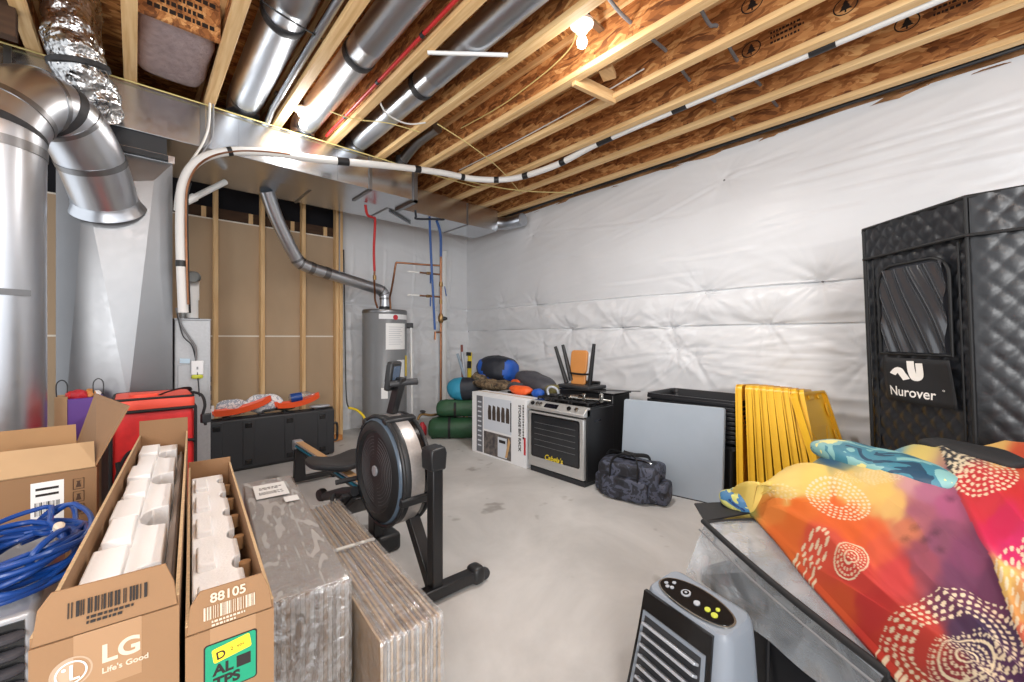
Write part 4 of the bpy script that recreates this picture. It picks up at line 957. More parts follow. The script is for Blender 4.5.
# gym bag
ang = R(-90 - 0) ; gb = thing('gym_bag', 'dark camouflage duffel bag on the floor against the grey table', 'bag', (2.79, 1.70, 0), R(-79))
gl = lambda mb: mb
b = MB().soft((0, 0, .135), (.235, .13, .135), .26, .30, 64, 36, None, .012, 9); link('main_body', b, M['camo_dark'], gb, local=True)
b = MB().soft((-.0, -.135, .09), (.17, .03, .08), .4, .4, 40, 20, None, .006, 12); link('front_pocket', b, M['camo_dark'], gb, local=True)
b = MB().soft((.245, -.01, .085), (.045, .09, .08), .45, .5, 40, 20, None, .006, 12); link('end_pocket', b, M['camo_dark'], gb, local=True)
b = MB().soft((-.242, 0, .08), (.03, .08, .07), .45, .5, 32, 16, None, .006, 12); link('end_pocket', b, M['camo_dark'], gb, local=True)
for sy in (-1, 1):
    b = MB().tube(smoothpath([(-.11, sy * .146, .05), (-.11, sy * .146, .19), (-.10, sy * .12, .285), (-.05, sy * .02 - .02, .318), (.03, sy * .02 - .02, .314), (.09, sy * .12, .282), (.1, sy * .146, .19), (.1, sy * .146, .05)], 6), .015, 8, flat=.35); link('carry_strap', b, M['blackfab'], gb, local=True)
link('handle_wrap', MB().box((-.01, -.02, .318), (.09, .045, .02)), M['blackfab'], gb, local=True, bevel=.008)
link('zip', MB().tube(smoothpath([(-.23, -.03, .2), (-.15, 0, .268), (0, 0, .276), (.15, 0, .268), (.235, -.03, .2)], 6), .006, 6), M['black_gloss'], gb, local=True)
link('shoulder_strap', MB().tube(smoothpath([(-.22, .02, .21), (-.2, .06, .3), (-.1, .08, .29), (-.02, .09, .26)], 6), .012, 8, flat=.3), M['blackfab'], gb, local=True)
# grey folding table leaning on the totes
t = thing('folding_table', 'folded grey plastic table top leaning on its edge against the black totes', 'table', (3.0, 1.48, 0))
P0, P1 = Vector((2.945, 1.90, .006)), Vector((3.076, 1.149, .006)); exy = (P1 - P0).normalized(); upv = (Vector((.085, .02, .68)) - exy * exy.dot(Vector((.085, .02, .68)))).normalized(); nrm = exy.cross(upv)
L = (P1 - P0).length
sh = [(x + L / 2, y + .345) for x, y in rrect(L, .69, .02, 3)]
link('top_panel', MB().prism(sh, P0, exy, upv, nrm * -.028), M['tablegrey'], t, bevel=.006)
link('second_panel', MB().prism(sh, P0 - nrm * .034, exy, upv, nrm * -.022), M['tablegrey'], t, bevel=.006)
link('foot_edge', MB().prism([(.02, -.005), (L - .03, -.005), (L - .03, .006), (.02, .006)], P0 - nrm * .004, exy, upv, nrm * -.022), M['black_matte'], t)
m = MB().tube([P0 + exy * (.1) - nrm * .036 + upv * .1, P0 + exy * .1 - nrm * .036 + upv * .6], .01, 10); link('folded_leg', m, M['grey_wire'], t)
# black nested totes
tt = (3.475, 1.46)
tm = Matrix.Translation((tt[0], tt[1], 0)) @ Matrix.Rotation(PI / 2, 4, 'Z')
base = tag(link('storage_tote', tote_mesh(.74, .5, .40).xf(tm), M['tote']), 'bottom black tote of the nested stack behind the grey table', 'tote', 'nested black totes')
bm = tote_mesh(.74, .5, .36).xf(tm)
t1 = tag(link('storage_tote', bm, M['tote']), 'topmost open black tote of the stack behind the grey table', 'tote', 'nested black totes'); t1.location.z = .375
for k in range(9):
    z = .425 + k * .034
    rr = tag(link('nested_tote', tote_rim(.745, .505, 0, .02).xf(Matrix.Translation((0, 0, z)) @ tm), M['tote'], bevel=.003),
             'black tote of which only the rim shows, %s from the bottom in the nested stack' % ORD[k + 1], 'tote', 'nested black totes')
# yellow lids
def lid_mesh(L, W):
    f = MB()
    # upright plate: X = width, Z = length, thickness in Y; stepped centre panel with four tabs
    f.prism(rrect(W, L, .045), (0, .006, L / 2), (1, 0, 0), (0, 0, 1), (0, -.008, 0))
    a, b = rrect(W, L, .045), rrect(W - .03, L - .03, .035)
    f.loft([[Vector((x, .014, z + L / 2)) for x, z in a], [Vector((x, -.028, z + L / 2)) for x, z in a], [Vector((x, -.028, z + L / 2)) for x, z in b], [Vector((x, .004, z + L / 2)) for x, z in b]], cap=False)
    return f
def lid_parts(label, loc, rz, group):
    t = thing('tote_cover', label, 'lid', loc, rz, group)
    link('plate', lid_mesh(.84, .50), M['yellow'], t, local=True)
    m = MB()
    for x in (-.15, 0, .15):
        for z in (.04, .80): link('locking_tab', MB().box((x, -.012, z), (.07, .012, .03)), M['yellow'], t, local=True, bevel=.004)
    for z in (.12, .3, .52, .7):
        for x in (-.215, .215): link('locking_tab', MB().box((x, -.012, z), (.03, .012, .09)), M['yellow'], t, local=True, bevel=.004)
    m = MB()
    for s in (-1, 1): m.box((0, -.003, .395), (.5, .004, .012), roty(s * R(55)))
    for z in (.2, .6): m.box((0, -.003, z), (.4, .004, .01))
    link('stiffening_ribs', m, M['yellow'], t, local=True)
    return t
LG_ = 'yellow tote lids standing in a row'
l0 = lid_parts('first yellow tote lid from the black totes in the upright row', (3.4, 1.075, .01), 0, LG_)
l0.rotation_euler = (R(-2), R(4), R(3))
n = 9
for k in range(1, n):
    lb = '%s yellow tote lid from the black totes in the upright row' % ORD[k]
    o = dup(l0, (3.4 + .004 * k, 1.055 - .056 * k, .01), 0, lb, LG_); o.rotation_euler = (R(-2 - k * 1.0), R(4 + k * .2), R(3 + k * .4))
o = dup(l0, (3.42, .66, .0), 0, 'outermost yellow tote lid, tilted and showing its ribbed underside', LG_); o.rotation_euler = (R(-17), R(2), R(-8))
o.location = (3.40, .49, .02)
# ------------------------------------------------------------------ sauna tent
TA, TBm, TC, TD, TE = Vector((3.0, .36, 0)), Vector((2.62, -.02, 0)), Vector((2.6, -.9, 0)), Vector((3.55, -.9, 0)), Vector((3.55, .36, 0))
TH = 1.8
def lean(p): 
    k = (TH - p.z) / 1.2; return Vector((p.x + .040 * k, p.y - .034 * k, p.z))
tent = thing('sauna_tent', 'tall black diamond-quilted sauna tent against the right wall', 'tent', (3.05, -.3, 0))
def quilt_panel(P, Q, z0, z1, out=0.0, puff=.009, cell=.080, step=.0095):
    ex = (Q - P).normalized(); n = Vector((ex.y * 1, -ex.x * 1, 0)); n = ex.cross(Vector((0, 0, 1))); W = (Q - P).length
    def fn(u, v):
        x = u * W; z = z0 + (z1 - z0) * v
        a = (x + z * .8) / cell; b = (x - z * .8) / cell
        h = (abs(math.sin(PI * a)) * abs(math.sin(PI * b))) ** .42 * puff
        h += .009 * noise.noise((x * 2.5, z * 2, P.x * 3)) + .0015 * noise.noise((x * 22, z * 30, 2))
        e = min(u, 1 - u); h *= min(1, e * 18)
        return lean(P + ex * x + n * (h + out) + Vector((0, 0, z)))
    m = MB().grid(fn, max(4, int(W / step)), max(4, int((z1 - z0) / step))); return m
for a, b in ((TA, TBm), (TBm, TC), (TE, TA)):
    link('quilted_wall', quilt_panel(a, b, 0, 1.66, puff=.011 if a is TA else .0065), M['tent'], tent, angle=180)
    link('roof_band', quilt_panel(a, b, 1.63, TH, .014), M['tent'], tent, angle=180)
m = MB(); m.add([lean(p + Vector((0, 0, TH))) for p in (TA, TBm, TC, TD, TE)], [(0, 1, 2, 3, 4)]); m.add([lean(p + Vector((0, 0, TH - .02))) for p in (TA, TBm, TC, TD, TE)], [(4, 3, 2, 1, 0)])
m.add([lean(p + Vector((0, 0, z))) for p in (TC, TD, TE) for z in (0, TH)], [(0, 2, 3, 1), (2, 4, 5, 3)])
link('roof_panel', m, M['tent'], tent)
n1 = Vector((-.707, .707, 0)); exA = (TBm - TA).normalized()
def tpt(s, z, o=.02): return lean(TA + exA * s + n1 * o + Vector((0, 0, z)))
bindings = [([lean(p + Vector((0, 0, TH)) + n1 * .015) for p in (TA, TBm)] + [lean(TC + Vector((-.015, 0, TH)))], .009), ([lean(TA + n1 * .02 + Vector((0, 0, 1.635))), lean(TBm + n1 * .02 + Vector((-.01, 0, 1.635))), lean(TC + Vector((-.02, 0, 1.635)))], .007),
            ([lean(TBm + n1 * .014 + Vector((-.005, 0, z))) for z in (0, .9, TH)], .007), ([lean(TA + n1 * .012 + Vector((0, 0, z))) for z in (0, .9, TH)], .009), ([tpt(.495, z, .010) for z in (0, .8, 1.62)], .004), ([tpt(.05, z, .010) for z in (0, .8, 1.62)], .004)]
for p, r in bindings: link('binding_tape', MB().tube(p, r, 8), M['tent_trim'], tent)
# window
wz0, wz1, ws0, ws1 = 1.12, 1.57, .095, .468
def wout(inset, o):
    pts = []
    a0, a1, b0, b1 = ws0 + inset, ws1 - inset, wz0 + inset, wz1 - inset; r = .09
    for s, z in ((a0, b0), (a1, b0)): pts.append((s, z))
    for k in range(7): a = R(90 * k / 6); pts.append((a1 - r + r * math.cos(a), b1 - r + r * math.sin(a)))
    for k in range(7): a = R(90 + 90 * k / 6); pts.append((a0 + r + r * math.cos(a), b1 - r + r * math.sin(a)))
    return [tpt(s, z, o) for s, z in pts]
pp = wout(0, .024); link('window_binding', MB().tube(pp + [pp[0]], .007, 8), M['tent_trim'], tent)
pw = wout(.004, .022)
pb = wout(.002, .0165)
m = MB(); m.add(pb, [tuple(range(len(pb)))]); link('window_backing', m, mat('dark_tent_inside', (62, 64, 70), .5), tent)
def winfn(u, v):
    s = ws0 + .02 + (ws1 - ws0 - .04) * u; z = wz0 + .01 + (wz1 - wz0 - .03) * v
    h = .016 * abs(math.sin((s * 26 + z * 11 + .5 * noise.noise((s * 6, z * 3, 1))) * 1.6)) ** 2
    return tpt(s, z, .0215 + h)
link('window_film', MB().grid(winfn, 60, 40), mat('creased_clear_window', (48, 50, 54), .10, .0, spec=1), tent, angle=180)
# badge patch
def patch(u, v): return tpt(.135 + .34 * u, .88 + .22 * v, .03 + .012 * math.sin(u * 5 + v * 2) + .008 * v)
pm = link('badge_patch', MB().grid(patch, 16, 8), M['blackfab'], tent, angle=180, solid=.002)
def patchtext(m2): 
    out = MB(); out.f = m2.f; out.m = [0] * len(m2.f)
    for p in m2.v:
        u, v = p.x, p.y; q = patch(u, v) + n1 * .0035; out.v.append(q)
    return out
tx = text_mb('Nurover', .30, (.12, .10, 0), (1, 0, 0), (0, 1, 0), 0, .004); 
xs = [p.x for p in tx.v]; w = max(xs) - min(xs)
for p in tx.v: p.x = .1 + (p.x - min(xs)) / w * .64; p.y = .14 + (p.y - .10) * 1.0
lab(link('lettering', patchtext(tx), M['ink_white'], tent, smooth=False), 'white lettering')
lg = MB()
def stroke(P, w):
    vs = []; fs = []
    Q = smoothpath([Vector((a, b, 0)) for a, b in P], 6)
    for i, p in enumerate(Q):
        d = (Q[min(i + 1, len(Q) - 1)] - Q[max(0, i - 1)]).normalized(); nn = Vector((-d.y, d.x, 0)); 
        vs += [p + nn * w, p - nn * w]
    for i in range(len(Q) - 1): fs.append((2 * i, 2 * i + 1, 2 * i + 3, 2 * i + 2))
    lg.add(vs, fs)
stroke([(.16, .62), (.24, .74), (.30, .64), (.36, .52)], .05); stroke([(.40, .94), (.42, .72), (.47, .56), (.53, .62), (.52, .9)], .05)
link('badge_logo', patchtext(lg), M['ink_white'], tent, smooth=False)
link('ring_mark', patchtext(MB().lathe([(.012, 0), (.018, 0)], (.845, .36, 0), (0, 0, 1), 12, cap=False)), M['ink_white'], tent, smooth=False)

# ------------------------------------------------------------------ clear storage bag, bins, quilt
bag_top = [Vector(p) for p in ((1.48, .61, .55), (1.06, .085, .555), (1.76, -.46, .57), (2.19, .05, .57))]
bag_bot = [Vector(p) for p in ((1.425, .655, .372), (1.165, .14, .372), (1.72, -.42, .372), (2.15, .03, .372))]
t = thing('vinyl_storage_bag', 'clear vinyl storage bag with black piping beneath the bright quilt', 'bag', (1.6, .1, .37))
def side(i):
    j = (i + 1) % 4
    def fn(u, v):
        p = bag_bot[i].lerp(bag_bot[j], u).lerp(bag_top[i].lerp(bag_top[j], u), v)
        n = (bag_top[j] - bag_top[i]).cross(Vector((0, 0, 1))).normalized() * -1
        return p + n * (.035 * math.sin(PI * v) * math.sin(PI * min(1, max(0, u))) + .010 * noise.noise((u * 6, v * 2.5, i)))
    return MB().grid(fn, 40, 12)
m = MB()
for i in range(4): s = side(i); m.add(s.v, s.f)
def topfn(u, v):
    a = bag_top[0].lerp(bag_top[1], u).lerp(bag_top[3].lerp(bag_top[2], u), v)
    return a + Vector((0, 0, .015 * math.sin(PI * u) * math.sin(PI * v) + .008 * noise.noise((u * 5, v * 5, 3))))
tp = MB().grid(topfn, 40, 40); m.add(tp.v, tp.f)
link('vinyl_cover', m, M['vinyl'], t, angle=180)
link('black_piping', MB().tube(smoothpath(bag_top + [bag_top[0]], 10) if False else [bag_top[0].lerp(bag_top[1], k / 10) + Vector((-.006, .004, -.012 * math.sin(PI * k / 10) + .006)) for k in range(11)], .009, 10), M['blackfab'], t)
link('black_piping', MB().tube([bag_top[0], bag_top[3]], .008, 8), M['blackfab'], t)
link('black_piping', MB().tube([bag_top[1] + Vector((-.006, .004, .006)), bag_bot[1] + Vector((-.012, .0, 0))], .009, 8), M['blackfab'], t)
link('zip_tape', MB().tube([bag_top[0].lerp(bag_top[1], k / 10) + Vector((-.018, .012, -.022 - .012 * math.sin(PI * k / 10))) for k in range(11)], .003, 6), M['grey_wire'], t)
m = MB(); a, b, c, d = Vector((1.482, .612, .556)), Vector((1.60, .70, .56)), Vector((1.70, .58, .575)), Vector((1.73, .46, .58))
m.add([a, b, c, d, a - Vector((0, 0, .006)), b - Vector((0, 0, .006)), c - Vector((0, 0, .006)), d - Vector((0, 0, .006))], [(0, 3, 2, 1), (4, 5, 6, 7), (0, 1, 5, 4), (1, 2, 6, 5), (2, 3, 7, 6), (3, 0, 4, 7)]); link('corner_flap', m, M['blackfab'], t)
mid = sum(bag_top, Vector()) / 4
bd = MB().soft((mid.x, mid.y, .455), (.30, .40, .078), .35, .3, 56, 20, rotz(R(-38)), .012, 5)
tag(link('folded_bedding', bd, mat('grey_bedding', (158, 162, 168), .8, var=.08, vscale=6, bump=.3, bscale=10)), 'grey folded bedding seen hazily inside the clear storage bag', 'bedding')
dt = Vector((-.36, -.93, 0)).normalized()
tl = thing('black_bin', 'open black plastic bin on the floor under the clear bag by the air cooler', 'bin', (1.57, .24, 0), math.atan2(dt.y, dt.x))
link('shell', tote_mesh(.74, .42, .355), M['tote'], tl, local=True)
m = MB()
for x in (-.25, -.1, .05, .2): m.tube([(x, -.195, .02), (x, -.187, .30)], .006, 6)
for x in (-.25, -.1, .05, .2): m.tube([(x, .195, .02), (x, .187, .30)], .006, 6)
link('side_rib', m, M['tote'], tl, local=True)
dup(tl, (2.04, .03, 0), math.atan2(dt.y, dt.x), 'second black plastic bin behind the first, beneath the quilt', None)

CF, CH, CZ, CY = 412., 338., 1.2, R(42.5)
def at(u, v, z):
    a = (u - 512) / CF; b = (CH - v) / CF; tt_ = (z - CZ) / b
    return Vector(((math.sin(CY) + math.cos(CY) * a) * tt_, (math.cos(CY) - math.sin(CY) * a) * tt_, z))
# control net of the quilt: (cloth coordinates across the print, height) row by row from the far side to the near side
NET = [[(722, 500, .565), (766, 482, .70), (830, 462, .74), (900, 452, .765), (1035, 448, .79)],
       [(748, 508, .575), (800, 488, .72), (860, 474, .77), (930, 472, .79), (1045, 470, .80)],
       [(772, 530, .58), (830, 520, .70), (890, 510, .75), (955, 505, .77), (1050, 505, .79)],
       [(802, 566, .58), (858, 562, .69), (915, 556, .735), (975, 550, .755), (1055, 545, .775)],
       [(850, 618, .58), (905, 618, .68), (955, 612, .72), (1005, 605, .74), (1065, 600, .76)],
       [(925, 700, .58), (985, 705, .67), (1025, 705, .71), (1060, 700, .73), (1085, 690, .74)]]
PW = [[at(*n) for n in row] for row in NET]
# side drop at the left hem, far side drop, right side drop
NC = [[Vector((n[0], n[1], 0)) for n in row] for row in NET]
def crow(P, k):
    n = len(P) - 1; k = min(max(k, 0), n - 1e-6); i = int(k); f = k - i
    p0, p1, p2, p3 = P[max(i - 1, 0)], P[i], P[i + 1], P[min(i + 2, n)]
    return .5 * ((2 * p1) + (p2 - p0) * f + (2 * p0 - 5 * p1 + 4 * p2 - p3) * f * f + (3 * p1 - p0 - 3 * p2 + p3) * f ** 3)
def surf(G, s, t_):
    return crow([crow(row, t_ * 4) for row in G], s * 5)
SITES = [((722, 500), (40, 80, 150)), ((733, 512), (130, 150, 80)), ((745, 495), (220, 190, 96)), ((762, 488), (236, 206, 110)), ((785, 486), (240, 206, 120)), ((815, 482), (238, 204, 110)), ((850, 486), (238, 200, 112)), ((880, 498), (238, 196, 110)), ((868, 478), (236, 204, 130)), ((895, 512), (234, 186, 110)),
         ((775, 512), (240, 136, 60)), ((800, 512), (238, 116, 44)), ((835, 512), (238, 104, 42)), ((850, 528), (238, 104, 42)), ((780, 540), (232, 110, 44)), ((870, 535), (238, 100, 50)), ((825, 545), (224, 84, 62)), ((860, 575), (212, 66, 56)), ((840, 605), (222, 88, 46)), ((872, 610), (200, 54, 50)), ((895, 575), (210, 66, 64)), ((895, 640), (204, 60, 46)), ((880, 555), (232, 96, 62)),
         ((918, 520), (168, 96, 112)), ((945, 510), (176, 92, 128)), ((940, 545), (136, 76, 100)), ((905, 535), (214, 124, 90)), ((975, 560), (128, 64, 98)), ((930, 490), (180, 110, 136)), ((912, 480), (206, 150, 150)), ((960, 585), (112, 62, 92)), ((920, 565), (150, 74, 90)), ((985, 590), (104, 52, 84)),
         ((965, 640), (74, 46, 76)), ((990, 640), (64, 44, 78)), ((945, 612), (104, 54, 82)), ((1000, 680), (84, 48, 84)), ((930, 655), (196, 64, 52)), ((920, 690), (190, 66, 46)), ((945, 690), (150, 54, 60)), ((925, 625), (206, 66, 54)),
         ((830, 460), (50, 90, 120)), ((850, 454), (66, 120, 140)), ((878, 456), (226, 214, 150)), ((900, 454), (110, 160, 180)), ((915, 460), (236, 210, 120))]
SITES_R = [((1000, 530), (214, 36, 84)), ((1015, 555), (222, 44, 108)), ((985, 505), (216, 52, 64)), ((970, 485), (206, 54, 56)), ((1012, 492), (206, 48, 48)), ((1020, 470), (214, 84, 54)), ((1000, 456), (236, 190, 110)), ((962, 460), (60, 62, 64)), ((950, 474), (56, 58, 62)), ((1040, 520), (210, 44, 60)),
           ((1008, 590), (238, 196, 110)), ((1024, 640), (222, 110, 84)), ((1020, 612), (236, 170, 100)), ((1040, 600), (226, 80, 100)), ((1060, 660), (120, 60, 96))]
def seam(x, y): return x - (940 + (y - 456) * .445)
def base_col(x, y):
    sgn_ = seam(x, y)
    # hand-dyed patches bleeding into each other
    x += 9 * noise.noise((x * .03, y * .03, 1)) + 4 * noise.noise((x * .1, y * .1, 2)); y += 9 * noise.noise((x * .03, y * .03, 5)) + 4 * noise.noise((x * .1, y * .1, 7))
    W = 0; c = [0, 0, 0]
    for (sx, sy), col in (SITES_R if sgn_ > 0 else SITES):
        d2 = (x - sx) ** 2 + (y - sy) ** 2; w = 1 / (d2 + 30) ** 2.6; W += w
        for k in range(3): c[k] += w * col[k]
    return [k / W for k in c]
# medallions: centre, radii, dot pitch, inner radius, squash direction, colour
CREAM = (244, 226, 190)
MED = [((958, 655), 76, 62, 8.5, 40, 0), ((970, 668), 38, 30, 5.5, 0, 1), ((852, 563), 17, 19, 3.2, 0, 1), ((838, 500), 36, 17, 5.5, 9, 0), ((783, 495), 15, 11, 4.5, 0, 4), ((806, 570), 15, 44, 4.6, 0, 2), ((985, 480), 36, 24, 6.5, 0, 5), ((955, 468), 22, 18, 6, 0, 5), ((1012, 600), 20, 46, 6.5, 0, 5), ((1015, 440), 30, 14, 6, 0, 0), ((868, 482), 36, 7, 4.5, 0, 4), ((1050, 560), 30, 30, 7, 8, 5)]
def print_col(x, y):
    c = base_col(x, y); dot = 0
    for (mx, my), ra, rb, pit, inner, kind in MED:
        dx, dy = (x - mx), (y - my)
        if kind == 2: ca, sa = math.cos(R(-28)), math.sin(R(-28)); dx, dy = dx * ca - dy * sa, dx * sa + dy * ca
        if kind == 0 and ra == 36 and rb == 17: ca, sa = math.cos(R(-22)), math.sin(R(-22)); dx, dy = dx * ca - dy * sa, dx * sa + dy * ca
        ex, ey = dx / ra, dy / rb; q = math.hypot(ex, ey)
        if q > 1.0: continue
        if (kind == 5) != (seam(x, y) > 0) and kind in (0, 5) : continue
        rr = q * ra
        if rr < inner: continue
        k = round(rr / pit); 
        if kind == 1 and k % 3 == 2:
            if abs(rr - k * pit) < pit * .22: dot = 1
            continue
        n = max(1, int(2 * PI * max(k, .3) * 1.0)); th = math.atan2(ey, ex); st = 2 * PI / n; a = (th / st + .5 * (k % 2))
        da = (a - round(a)) * st * max(rr, 1) ; dr = rr - k * pit
        if (da / (pit * .33)) ** 2 + (dr / (pit * .31)) ** 2 < 1: dot = .55 if kind == 4 else .95
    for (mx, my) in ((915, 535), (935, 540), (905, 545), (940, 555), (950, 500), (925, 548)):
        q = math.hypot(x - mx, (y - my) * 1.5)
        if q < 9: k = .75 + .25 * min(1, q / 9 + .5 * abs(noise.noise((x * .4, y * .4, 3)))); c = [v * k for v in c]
    return [CREAM[i] * dot + c[i] * (1 - dot) for i in range(3)]
NS, NT = 330, 300
def qpt(s, t_):
    # s: far->near, t: hem->right, with skirts beyond 0..1
    s0 = min(max(s, 0), 1); t0 = min(max(t_, 0), 1)
    p = surf(PW, s0, t0); c = surf(NC, s0, t0)
    # soft folds fanning from the gathered far corner
    f1 = noise.noise((s0 * 1.6 + 3, t0 * 6.5 - s0 * 2.4, 1.2)); f2 = noise.noise((s0 * 5, t0 * 16 - s0 * 5, 4.2))
    amp = .022 * (1 - .35 * s0)
    lift = amp * (1 - 2.4 * abs(f1)) + .005 * f2 + .0012 * noise.noise((s0 * 20, t0 * 26, 2))
    if s0 < .28: lift += .03 * math.exp(-((t0 - .52) / .22) ** 2) * math.exp(-((s0 - .08) / .09) ** 2) + .02 * math.exp(-((t0 - .12) / .08) ** 2) * abs(math.sin(s0 * 40))
    sd = seam(c.x, c.y)
    lift += .010 * (1 / (1 + math.exp(-sd / 2))) + .006 * math.exp(-((sd - 3) / 5) ** 2)
    p = p + Vector((0, 0, lift * min(1, t0 * 8 + .12)))
    if s < 0: p = p + Vector((.06 * -s * 10, .05 * -s * 10, -.2 * min(1, -s * 10)))
    if t_ < 0: p = p + Vector((-.006, .005, -.018 * min(1, -t_ * 40)))
    if t_ > 1: p = p + Vector((.0, -.02, -.2 * (t_ - 1) * 10))
    return p, c
mb = MB(); cols = []
ss = [-.1, -.05] + [i / NS for i in range(NS + 1)]; ts = [-.025, -.012] + [j / NT for j in range(NT + 1)] + [1.05, 1.1]
for s in ss:
    for t_ in ts:
        p, c = qpt(s, t_); mb.v.append(p); cols.append(c)
w = len(ts)
mb.f = [(i * w + j, (i + 1) * w + j, (i + 1) * w + j + 1, i * w + j + 1) for i in range(len(ss) - 1) for j in range(w - 1)]; mb.m = [0] * len(mb.f)
q = tag(link('batik_quilt', mb, M['batik'], angle=180), 'bright batik quilt of orange, purple and dotted rings heaped at lower right', 'quilt')
at_ = q.data.color_attributes.new('print', 'FLOAT_COLOR', 'POINT')
buf = []
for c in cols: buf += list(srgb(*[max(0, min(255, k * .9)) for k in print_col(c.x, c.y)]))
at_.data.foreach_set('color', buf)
sm = q.modifiers.new('solid', 'SOLIDIFY'); sm.thickness = .006; sm.offset = -1
# second fold of cloth lying on top: blue-green bundle and the rolled end at the far corner
bl = MB().soft(at(742, 506, .585) + Vector((.04, .0, .01)), (.055, .085, .04), .8, .9, 48, 24, rotz(R(30)), .016, 16)
o = link('patterned_bundle', bl, camo_mat('blue_green_batik', ((26, 52, 110), (60, 110, 150), (190, 190, 110), (230, 214, 130)), 12, .5)); tag(o, 'rolled blue and yellow batik cloth end at the left corner of the quilt', 'cloth')
bl = MB().soft(at(880, 464, .79) + Vector((.04, .02, -.005)), (.10, .24, .04), .8, .8, 56, 24, rotz(R(-40)), .014, 8)
o = link('batik_cushion', bl, camo_mat('teal_batik', ((30, 66, 90), (62, 124, 142), (130, 178, 176), (226, 216, 140)), 7, .5)); tag(o, 'teal, blue and yellow batik cushion lying on top of the quilt', 'cushion')
bl = MB().soft(at(968, 455, .80) + Vector((.03, 0, 0)), (.07, .16, .035), .8, .8, 40, 20, rotz(R(-45)), .012, 9)
tag(link('black_garment', bl, M['blackfab']), 'black garment lying between the quilt and the tent', 'garment')

# ------------------------------------------------------------------ air cooler
C0 = Vector((1.1547, .544, 0)); wd = Vector((-.234, -.972, 0)).normalized()
ac = thing('air_cooler', 'grey and black portable air cooler with angled louvres', 'air cooler', (1.1547, .544, 0), math.atan2(wd.y, wd.x))
# local: +x toward the near end, front faces local -y ... checked below
Wd, Hh = .278, .415
def sec(z):
    k = z / Hh; fr = -.085 * max(0, 1 - k) ** 1.2; return fr
rings = []
for z, ins in ((0, .012), (.012, 0), (.2, 0), (.36, 0), (.40, .003), (.412, .009), (.418, .02)):
    fr = sec(z) + ins * .5; bk = .145 - ins; hw = Wd / 2 - ins * .6 + .035 * max(0, 1 - z / Hh)
    rings.append([Vector((x, (fr + bk) / 2 + y, z + (.034 * (1 - (2 * x / Wd) ** 2 * .5) * ((y) / (bk - fr) + .5) if z > .3 else 0))) for x, y in rrect(2 * hw, bk - fr, .04 - min(.02, ins))])
sgn = -1 if wd.cross(Vector((0, 0, 1))).dot(Vector((-.965, .26, 0))) < 0 else 1
def fl(mb):
    # front is where wd x up points; local y = rotz(wd) gives left side, so mirror if needed
    if fy < 0: return mb
    return MB().add([Vector((p.x, -p.y, p.z)) for p in mb.v], [tuple(reversed(f)) for f in mb.f])
ly = Vector((-wd.y, wd.x, 0)); fy = -1 if ly.dot(Vector((-.965, .26, 0))) < 0 else 1
link('shell', fl(MB().loft(rings)), M['cooler_grey'], ac, local=True)
def frontpt(x, z, o): return Vector((x * (1 + .22 * max(0, 1 - z / Hh)), sec(z) - o, z))
def slab(x0, x1, z0, z1, o, d, m, nm, parent=ac, nz=8, bevel=0):
    f = MB()
    f.grid(lambda u, v: frontpt(x0 + (x1 - x0) * u, z0 + (z1 - z0) * v, o), 2, nz)
    a = MB().add([frontpt(x, z, o) for z in (z0, z1) for x in (x0, x1)], [])
    g = MB().grid(lambda u, v: frontpt(x0 + (x1 - x0) * u, z0 + (z1 - z0) * v, o - d), 2, nz)
    n0 = len(f.v); f.add(g.v, [tuple(reversed(q)) for q in g.f])
    w_ = 3
    for j in range(nz):
        f.f.append((j * w_, (j + 1) * w_, n0 + (j + 1) * w_, n0 + j * w_)); f.f.append((j * w_ + 2, n0 + j * w_ + 2, n0 + (j + 1) * w_ + 2, (j + 1) * w_ + 2)); f.m += [0, 0]
    for i in range(2):
        a0 = nz * w_ + i; f.f.append((a0, a0 + 1, n0 + a0 + 1, n0 + a0)); f.f.append((i, n0 + i, n0 + i + 1, i + 1)); f.m += [0, 0]
    return link(nm, fl(f), m, parent, local=True, bevel=bevel)
slab(-Wd / 2 + .008, Wd / 2 - .036, .01, .410, .006, .012, M['black_gloss'], 'front_panel')
slab(-.120, .088, .12, .355, .010, .006, M['cooler_grey'], 'grille_frame'); slab(-.110, .078, .13, .345, .0108, .004, M['black_matte'], 'grille_opening')
for k in range(7):
    z = .147 + k * .030
    f = MB().box((0, 0, 0), (.185, .026, .008), rotx(R(-32))); f.v = [p + Vector((-.016, sec(z) - .018, z)) for p in f.v]
    link('louvre', fl(f), M['silver'], ac, local=True, bevel=.002)
# control panel on the sloping top
def toppt(x, y, o): 
    fr = sec(.418) + .0; yy = y; k = (yy - .0) / .185
    return Vector((x, yy, .418 + .003 + .034 * (1 - (2 * x / Wd) ** 2 * .5) * k + o))
def topoval(sx, y0, y1, n=40):
    out = []
    for k in range(n):
        a = 2 * PI * k / n; x = sx * math.cos(a); y = (y0 + y1) / 2 + (y1 - y0) / 2 * math.copysign(abs(math.sin(a)) ** .8, math.sin(a)); out.append((x, y))
    return out
def topplate(poly, o, m, nm, parent=ac, h=.004):
    n = len(poly); f = MB(); f.add([toppt(x, y, o) for x, y in poly] + [toppt(x, y, o - h) for x, y in poly], [tuple(range(n)), tuple(reversed(range(n, 2 * n)))] + [(i, n + i, n + (i + 1) % n, (i + 1) % n) for i in range(n)])
    return link(nm, fl(f), m, parent, local=True)
cp = topplate(topoval(.116, .014, .105), .003, M['black_gloss'], 'control_panel'); topplate(topoval(.122, .010, .110), .0015, M['chrome'], 'panel_trim')
